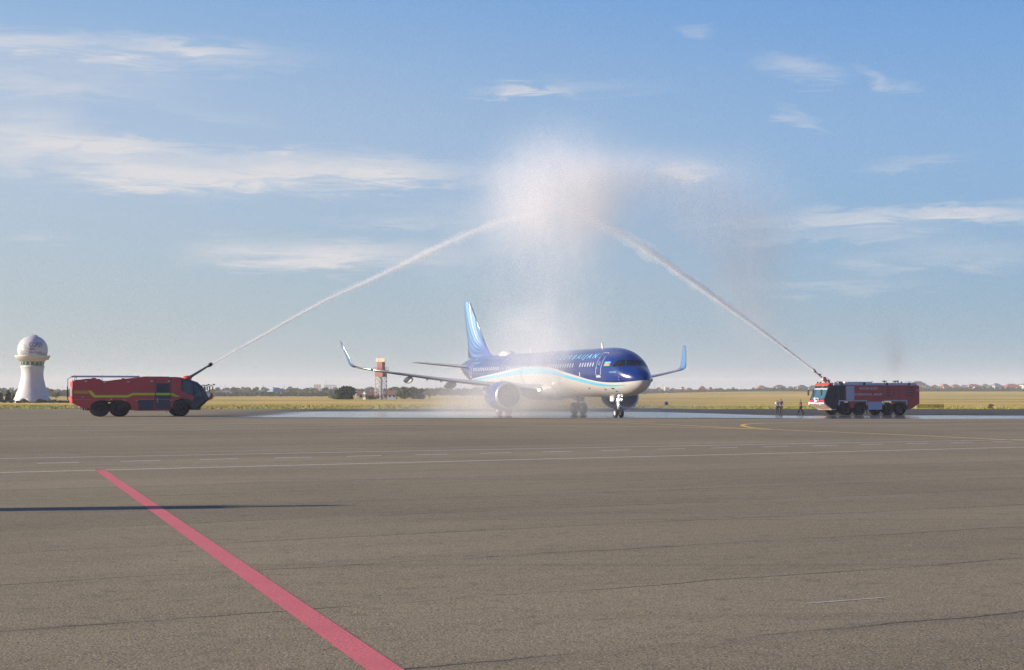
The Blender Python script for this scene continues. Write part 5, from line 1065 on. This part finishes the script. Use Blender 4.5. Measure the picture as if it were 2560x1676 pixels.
def resample3(P,n):
    P=[Vector(p) for p in P]; out=[]
    for i in range(len(P)-1):
        a=P[max(i-1,0)];b_=P[i];c_=P[i+1];d_=P[min(i+2,len(P)-1)]
        for k in range(n):
            t=k/n; out.append(.5*((2*b_)+(c_-a)*t+(2*a-5*b_+4*c_-d_)*t*t+(3*b_-a-3*c_+d_)*t**3))
    out.append(P[-1]); return out
bpy.context.view_layer.update()
T1T=T1.matrix_world@A1; T2T=T2.matrix_world@B1
def jp(px,py,D): return ray_at(px,py,D)
J1=[T1T,jp(659,838,137),jp(807,756,139),jp(941,694,141),jp(1076,629,143),jp(1183,580,144.5),jp(1290,543,146),jp(1400,520,147)]
J2=[T2T,jp(1920,838,163),jp(1818,764,160),jp(1710,688,157),jp(1603,615,154),jp(1495,556,151),jp(1390,512,148)]
jet(J1,lambda t:.09+.24*t**1.1,9000,.015,'long white jet of water from the left truck rising to the arch',1,None)
jet(J2,lambda t:.10+.34*t**1.1,12000,.018,'thicker broken white jet of water from the right truck rising to the arch',2,None,.4)
# ------------------------------------------------------------------ drifting spray
m,b=new_mat('spray_volume'); NT.nodes.remove(b); out=NT.nodes['Material Output']
g,x,y,z=posxyz()
BL=[(1395,448,138,82,54,4,.15),(1400,540,138,74,84,4,.18),(1390,510,138,112,85,4,.075),(1495,415,139,75,30,4,.05),(1385,690,138,95,110,4,.048),(1330,800,138,150,120,5,.013),(1360,892,135,70,58,3.5,.30),(1290,905,136,95,64,4.,.05),(1310,535,139,70,45,3,.035),(1450,540,139,45,40,3,.035),
(1300,1000,133,120,38,6,.12),(1400,1015,140,190,24,8,.042),(1600,1028,148,150,10,7,.012),(1120,1028,140,150,11,8,.02),
(1560,435,140,95,30,4,.05),(1680,472,141.5,90,40,4,.07),(1800,505,143,72,60,4,.07),(1875,610,144,52,100,4.5,.075),(1890,760,145,46,95,4.5,.048),
(1235,455,138,45,22,4,.03),(1190,600,142,120,50,4,.014),(1090,700,142,120,70,5,.005),(1680,700,143,190,110,5,.009),(1600,560,142,110,50,4,.012)]
nz=noise(mapping(g,scale=(1,1,.75)),.16,5,.62,.5); nz2=noise(mapping(g,loc=(4,9,3),scale=(1,1,.38)),.6,4,.68)
wob=N('ShaderNodeVectorMath'); wob.operation='SCALE'; tn=N('ShaderNodeTexNoise'); tn.inputs['Scale'].default_value=.12; tn.inputs['Detail'].default_value=3; L(g,tn.inputs['Vector']); sb=N('ShaderNodeVectorMath'); sb.operation='SUBTRACT'; L(tn.outputs['Color'],sb.inputs[0]); sb.inputs[1].default_value=(.5,.5,.5); L(sb.outputs[0],wob.inputs[0]); wob.inputs['Scale'].default_value=6.
ad=N('ShaderNodeVectorMath'); ad.operation='ADD'; L(g,ad.inputs[0]); L(wob.outputs[0],ad.inputs[1]); gw=ad.outputs[0]
acc=None
for px,py,D_,sx__,sy__,sd,de in BL:
    p=ray_at(px,py,D_); k_=D_/FPX; low=py>1000
    v=mapping(g if low else gw,loc=p,scale=(sx__*k_*1.55,sd*1.55,sy__*k_*1.55),kind='TEXTURE')
    l2=N('ShaderNodeVectorMath'); l2.operation='DOT_PRODUCT'; L(v,l2.inputs[0]); L(v,l2.inputs[1])
    e=mth('MULTIPLY',mth('EXPONENT',mth('MULTIPLY',l2.outputs['Value'],-1.2)),de)
    acc=e if acc is None else mth('ADD',acc,e)
acc=mth('MAXIMUM',mth('SUBTRACT',acc,.0012),0.)
mod=mth('ADD',mth('MULTIPLY',smooth(nz,.33,.66),1.15),mth('MULTIPLY',smooth(nz2,.32,.68),.5)); den=mth('MULTIPLY',acc,mth('ADD',mod,.08))
vs_=N('ShaderNodeVolumeScatter'); vs_.inputs['Color'].default_value=(.64,.65,.69,1); vs_.inputs['Anisotropy'].default_value=.1; L(den,vs_.inputs['Density']); L(vs_.outputs[0],out.inputs['Volume'])
MIST_M=m
mb=MB().box(-19,46,120,176,.03,33); o=mb.build('water_mist',m); tag(o,'pale drifting spray where the two jets meet, falling over the aircraft',kind='stuff')
# thin exhaust smoke over the right truck
m,b=new_mat('exhaust_smoke'); NT.nodes.remove(b); out=NT.nodes['Material Output']; g=N('ShaderNodeNewGeometry').outputs['Position']; acc=None
for px,py,wx,wz,de in ((2240,905,14,26,.10),(2232,850,20,34,.06)):
    p=ray_at(px,py,176); k_=176/FPX; v=mapping(g,loc=p,scale=(wx*k_*1.5,1.5,wz*k_*1.5),kind='TEXTURE'); l2=N('ShaderNodeVectorMath'); l2.operation='DOT_PRODUCT'; L(v,l2.inputs[0]); L(v,l2.inputs[1])
    e=mth('MULTIPLY',mth('EXPONENT',mth('MULTIPLY',l2.outputs['Value'],-1.3)),de); acc=e if acc is None else mth('ADD',acc,e)
v_=N('ShaderNodeVolumePrincipled'); v_.inputs['Color'].default_value=(.30,.30,.33,1); L(mth('MULTIPLY',acc,lin(noise(g,.9,3),.3,.7,.3,1.5)),v_.inputs['Density']); L(v_.outputs[0],out.inputs['Volume'])
tag(MB().box(40,47.5,173,179,3.2,12).build('smoke',m),'faint dark exhaust smoke drifting above the right truck',kind='stuff')
# ------------------------------------------------------------------ air
m,b=new_mat('haze_volume'); NT.nodes.remove(b); out=NT.nodes['Material Output']
pv=N('ShaderNodeVolumePrincipled'); pv.inputs['Color'].default_value=(.90,.93,1.,1); pv.inputs['Density'].default_value=.0002; pv.inputs['Anisotropy'].default_value=.0; L(pv.outputs[0],out.inputs['Volume'])
tag(MB().box(-3600,3600,-60,6500,-1.6,62).build('haze',m),'pale evening haze over the airfield',kind='stuff')
